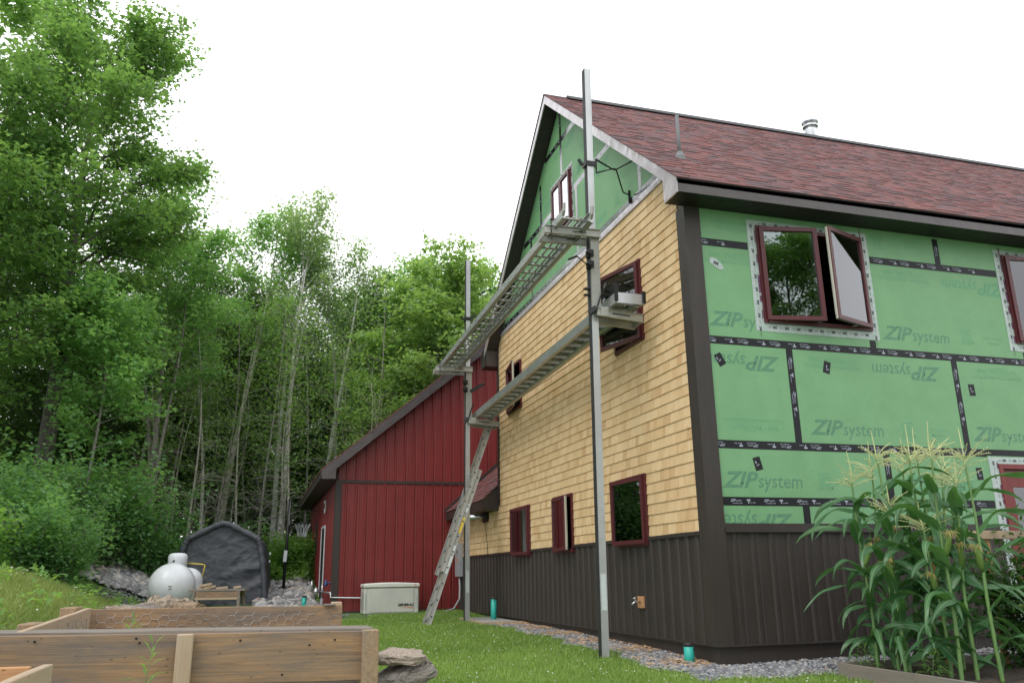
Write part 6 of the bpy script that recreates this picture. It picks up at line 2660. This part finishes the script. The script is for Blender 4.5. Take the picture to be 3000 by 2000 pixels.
# clover heads
m_, ntc, bc = new_mat('clover_flower')
bc.inputs['Base Color'].default_value = (.52, .52, .44, 1)
bc.inputs['Roughness'].default_value = .8
M['clover'] = m_
i = ru.integers(0, len(lawn_x), 1000)
hh_ = to_site(lawn_x[i], lawn_y[i])[1]
P_ = np.stack([lawn_x[i], lawn_y[i], ground_z(lawn_x[i], lawn_y[i]) + ru.uniform(.035, .065, len(i))], 1)
pebbles('clover', P_, .0075, M['clover'], .9, 12, label='white clover heads dotted over the lawn', cat='clover')
n = 60
a, h = ru.uniform(-.62, -.40, n), ru.uniform(8, 15, n)
x, y = site(a * h, h)
P_ = np.stack([x, y, ground_z(x, y) + ru.uniform(.12, .22, n)], 1)
pebbles('clover', P_, .016, M['clover'], .6, 13, label='white flower heads in the long grass', cat='flowers')
# ferns and broad weeds in the bank
n = 3000
a, h = ru.uniform(-.66, -.41, n), ru.uniform(8.5, 18, n)
cl_ = (np.sin(a * 60) * np.sin(h * 2.1) > .35)
x, y = site(a * h, h)
x, y = x[cl_], y[cl_]
P_ = np.stack([x, y, ground_z(x, y) + ru.uniform(.05, .30, len(x))], 1)
v, f, rn = leaves_np(P_, .11, ru, droop=.2, wide=.45)
tag(raw('bank_weeds', v, f, 3, M['lf_fern'], rnd=rn), 'broad-leaved weeds among the grass of the left bank', 'weeds', kind='stuff')

# ------------------------------------------------------------ sweet corn
def corn_mat():
    m = leaf_mat('corn_leaf', (.036, .108, .044), (.100, .215, .090), .28, (1.9, 2.0, .8), .27)
    return m


M['corn'] = corn_mat()
M['corn_rib'] = leaf_mat('corn_midrib', (.10, .19, .09), (.16, .27, .13), .2, (1.2, 1.2, .8), .4)
M['corn_stalk'] = simple('corn_stalk', (.090, .190, .050), (.14, .25, .07), 9, .45, stretch=(3, 3, 1))
M['tassel'] = simple('corn_tassel', (.56, .58, .30), (.44, .48, .22), 30, .7)
M['husk'] = leaf_mat('corn_husk', (.13, .24, .05), (.22, .34, .09), .3, (1.3, 1.3, .8), .5)
M['silk'] = simple('corn_silk', (.50, .44, .14), (.42, .30, .10), 30, .6)


def corn_leaf(par, base, az, L_, W_, e0, e1, r):
    n = 13
    p = Vector(base)
    v, f, mi = [], [], []
    twist = r.normal(0, .9)
    cv = r.normal(0, .5)
    ph = r.random() * 6
    for i in range(n + 1):
        t = i / n
        el = e0 - (e0 + e1) * (t ** 1.15)
        a = az + cv * t * t
        d = Vector((math.cos(a) * math.cos(el), math.sin(a) * math.cos(el), math.sin(el)))
        if i:
            p = p + d * (L_ / n)
        s = Vector((-math.sin(a), math.cos(a), 0))
        nn = s.cross(d)
        tw = twist * t * t * 2
        s = (s * math.cos(tw) + nn * math.sin(tw)).normalized()
        nn = s.cross(d)
        w = W_ * min(1, (t + .06) * 4.5) ** .6 * (1 - t) ** .62 + .002
        wv = .22 * w * math.sin(t * 15 + ph)
        wv2 = .22 * w * math.sin(t * 13 + ph + 2)
        rib = min(.005, w * .3)
        v += [p + s * w / 2 + nn * (w * .17 + wv), p + s * rib, p - s * rib, p - s * w / 2 + nn * (w * .17 + wv2)]
        if i:
            k = (i - 1) * 4
            for j in range(3):
                f.append((k + j, k + j + 1, k + 5 + j, k + 4 + j))
                mi.append(1 if j == 1 else 0)
    mb = MB()
    mb.add(v, f, r.random())
    o = mb.build('leaf', M['corn'], par, True, fix=False)
    o.data.materials.append(M['corn_rib'])
    o.data.polygons.foreach_set('material_index', mi)
    return o


def corn(x, y, zb, zt, seed, label):
    r = np.random.default_rng(seed)
    root = empty('corn_plant', (x, y, zb))
    tag(root, label, 'corn plant', 'sweet corn plants in the low bed')
    H = zt - zb
    ts_ = .80 * H
    lx_, ly = r.normal(0, .05), r.normal(0, .05)
    P = lambda t: Vector((x + lx_ * t * t + .012 * math.sin(t * 9 + seed), y + ly * t * t, zb + H * t))
    mb = MB()
    nn = 13
    pts, rr = [], []
    for i in range(nn + 1):
        t = i / nn * .84
        R = .0155 * (1 - .75 * t) + .002
        pts += [P(t), P(t + .012)]
        rr += [R * 1.18, R]
    mb.tube(pts, rr, 8)
    mb.build('stalk', M['corn_stalk'], root, True, fix=False)
    az = r.random() * PI
    nl = 10
    for i in range(nl):
        t = .05 + .66 * i / (nl - 1)
        a = az + (i % 2) * PI + r.normal(0, .35)
        q = 1 - abs(t - .45) * 1.3
        corn_leaf(root, P(t), a, (.50 + .36 * q) * (.9 + .25 * r.random()), (.082 + .038 * q) * (.85 + .3 * r.random()), r.uniform(.8, 1.3), r.uniform(.8, 1.55), r)
    if H < 1.4:
        return root
    mb = MB()
    top = P(.82)
    tip_ = P(1.0)
    mb.tube([P(.78), top, top.lerp(tip_, .5) + Vector((r.normal(0, .008), r.normal(0, .008), 0)), tip_], [.006, .005, .0055, .003], 5)
    for i in range(int(r.integers(11, 17))):
        b = top.lerp(tip_, .02 + .32 * r.random())
        a = r.random() * 6.28
        l = .17 + .14 * r.random()
        e = r.uniform(.1, .75)
        d = Vector((math.cos(a) * math.cos(e), math.sin(a) * math.cos(e), math.sin(e)))
        pts = [b, b + d * l * .5 + Vector((0, 0, .015)), b + d * l + Vector((0, 0, -.02 * r.random()))]
        mb.tube(pts, [.0032, .0042, .0024], 4, cap=False)
        for s in np.linspace(.2, .95, 8):
            c = b + d * l * s + Vector((r.normal(0, .003), r.normal(0, .003), .005))
            mb.bar(c, c + Vector((r.normal(0, .006), r.normal(0, .006), -.012)), .0035, .0035)
    mb.build('tassel', M['tassel'], root, fix=False)
    if seed % 4 != 3:
        t = r.uniform(.38, .48)
        b = P(t)
        a = r.uniform(PI, 1.75 * PI)
        d = Vector((math.cos(a) * .35, math.sin(a) * .35, .93)).normalized()
        mb = MB()
        mb.lathe(b + d * .02, [(.010, 0), (.022, .04), (.028, .10), (.022, .17), (.010, .22), (.003, .24)], 9, d)
        mb.build('ear', M['husk'], root, True, fix=False)
        mb = MB()
        for k in range(26):
            s = b + d * .24
            w = Vector((r.normal(0, .025), r.normal(0, .025), r.uniform(-.005, .035)))
            mb.tube([s - d * .02, s + w, s + w * 1.5 + Vector((0, 0, -r.uniform(.02, .07)))], [.0022, .002, .0014], 3, cap=False)
        mb.build('silk', M['silk'], root, fix=False)
    return root


CORN = [(1.06, -1.10, 1.92, 'leftmost corn plant with a leaf arching out toward the brown wall'), (1.30, -1.02, 2.02, 'second corn plant from the left, slim tassel'), (1.20, -1.34, 2.12, 'corn plant with a tall tassel behind the front row'),
        (1.50, -1.20, 2.04, 'corn plant with a short tassel in the middle back'), (1.30, -1.62, 2.12, 'corn plant with the tassel over the round print'), (1.62, -1.42, 2.14, 'corn plant in the thick middle of the patch'),
        (1.12, -2.05, 2.06, 'front corn plant with the tallest tassel spike'), (1.85, -1.32, 1.98, 'half hidden corn plant behind the middle ones'), (1.30, -2.02, 1.78, 'short front corn plant with broad lower leaves'),
        (1.42, -2.16, 2.0, 'rightmost front corn plant with a long spreading tassel'), (2.10, -1.22, 1.94, 'back corn plant in front of the trellis'), (1.15, -1.28, .95, 'stunted corn plant at the left end of the patch'), (1.25, -1.8, 1.35, 'half-grown corn plant between the front stalks'), (.98, -1.55, 1.55, 'low corn plant at the board edge with ears')]
for i, (x, y, zt, lab) in enumerate(CORN):
    corn(x, y, -.19, zt, 100 + i, lab)
r = np.random.default_rng(200)
c0 = [o for o in bpy.data.objects if o.name == 'corn_plant'][0]
corn_leaf(c0, (1.05, -1.11, .55), PI * 1.02, .85, .07, .45, .9, r)
corn_leaf(c0, (1.05, -1.11, .70), PI * 1.1, .75, .075, .9, 1.1, r)

# tomato plants behind
M['tomato_leaf'] = leaf_mat('tomato_leaf', (.022, .070, .020), (.085, .19, .045), .35, (1.8, 1.8, .7), .5)
M['tomato'] = simple('green_tomato', (.20, .34, .09), (.26, .38, .12), 6, .3)
for i, (x, y, H, R, n, lab) in enumerate(((2.55, -1.45, 1.25, .40, 2600, 'bushy tomato plant tangled in the trellis behind the corn'), (3.15, -1.55, 1.45, .50, 3600, 'tall tomato plant at the right edge by the red door'), (2.75, -2.1, .95, .42, 2400, 'low tomato plant with green fruit in front of the trellis'))):
    r = np.random.default_rng(300 + i)
    root = empty('tomato_plant', (x, y, -.19))
    tag(root, lab, 'tomato plant', 'tomato plants at the right')
    mb = MB()
    cs = []
    for k in range(14):
        a, sp, hh = r.random() * 6.28, R * (.3 + .7 * r.random()), H * (.5 + .55 * r.random())
        b = Vector((x, y, -.19))
        m_ = b + Vector((math.cos(a) * sp * .5, math.sin(a) * sp * .5, hh * .6))
        e = b + Vector((math.cos(a) * sp, math.sin(a) * sp, hh))
        mb.tube([b, m_, e], [.007, .005, .002], 5, cap=False)
        for s in np.linspace(.15, 1, 9):
            p = np.array(b.lerp(m_, s * 2) if s < .5 else m_.lerp(e, s * 2 - 1))
            cs += [p, p + r.normal(0, .10, 3)]
    mb.build('stem', M['corn_stalk'], root, True, fix=False)
    c = np.array(cs)
    P_ = c[r.integers(0, len(c), n)] + r.normal(0, .075, (n, 3))
    v, f, rn = leaves_np(P_, .075, r, droop=-.4, wide=.5)
    raw('foliage', v, f, 3, M['tomato_leaf'], root, rnd=rn)
    for k in range(6):
        p = c[r.integers(0, len(c))] + np.array([-.05, -.16, -.05])
        if p[2] < 0.05:
            p[2] = .2 + .4 * r.random()
        mb = MB()
        mb.lathe(p, [(.004, -.032), (.024, -.026), (.036, -.004), (.033, .014), (.018, .028), (.003, .027)], 12)
        mb.build('tomato', M['tomato'], root, True, fix=False)

# weeds in the big bed and low seedlings in the corn bed
def weed(x, y, zb, H, seed, label):
    r = np.random.default_rng(seed)
    root = empty('weed', (x, y, zb))
    tag(root, label, 'weed', 'narrow-leaved weeds')
    mb = MB()
    P = lambda t: Vector((x + .05 * t * t * math.sin(seed) + .02 * t, y, zb + H * t))
    mb.tube([P(t) for t in np.linspace(0, 1, 6)], [.004, .004, .0035, .003, .002, .001], 5)
    mb.build('stem', M['corn_stalk'], root, True, fix=False)
    mb = MB()
    for i in range(36):
        t = .12 + .88 * (i / 35)
        a, L_ = i * 2.4, (.19 * (1 - t) + .10) * (.8 + .4 * r.random())
        e = .12 + .95 * t ** 3 + r.normal(0, .12)
        d = Vector((math.cos(a) * math.cos(e), math.sin(a) * math.cos(e), math.sin(e)))
        s = Vector((-math.sin(a), math.cos(a), 0)) * (.011 * (1.2 - t * .5))
        b = P(t)
        m_, q = b + d * L_ * .5, b + d * L_ + Vector((0, 0, -.25 * L_))
        mb.add([b, m_ + s, q, m_ - s, m_ + Vector((0, 0, -.003))], [(0, 4, 1), (1, 4, 2), (0, 3, 4), (4, 3, 2)])
    mb.build('leaves', M['lf_fern'], root, fix=False)


weed(-5.26, -3.02, -.35, .76, 1, 'narrow-leaved weed growing in front of the big bed')
weed(-5.55, -1.5, .08, .40, 2, 'small green weed in front of the inner chicken wire')
for i, (x, y) in enumerate(((2.35, -2.6), (1.0, -1.0), (.95, -1.9))):
    weed(x, y, -.18, .24, 5 + i, ('seedling on the bare soil right of the corn', 'weed at the back corner of the corn bed', 'weed at the edge board of the corn bed')[i])
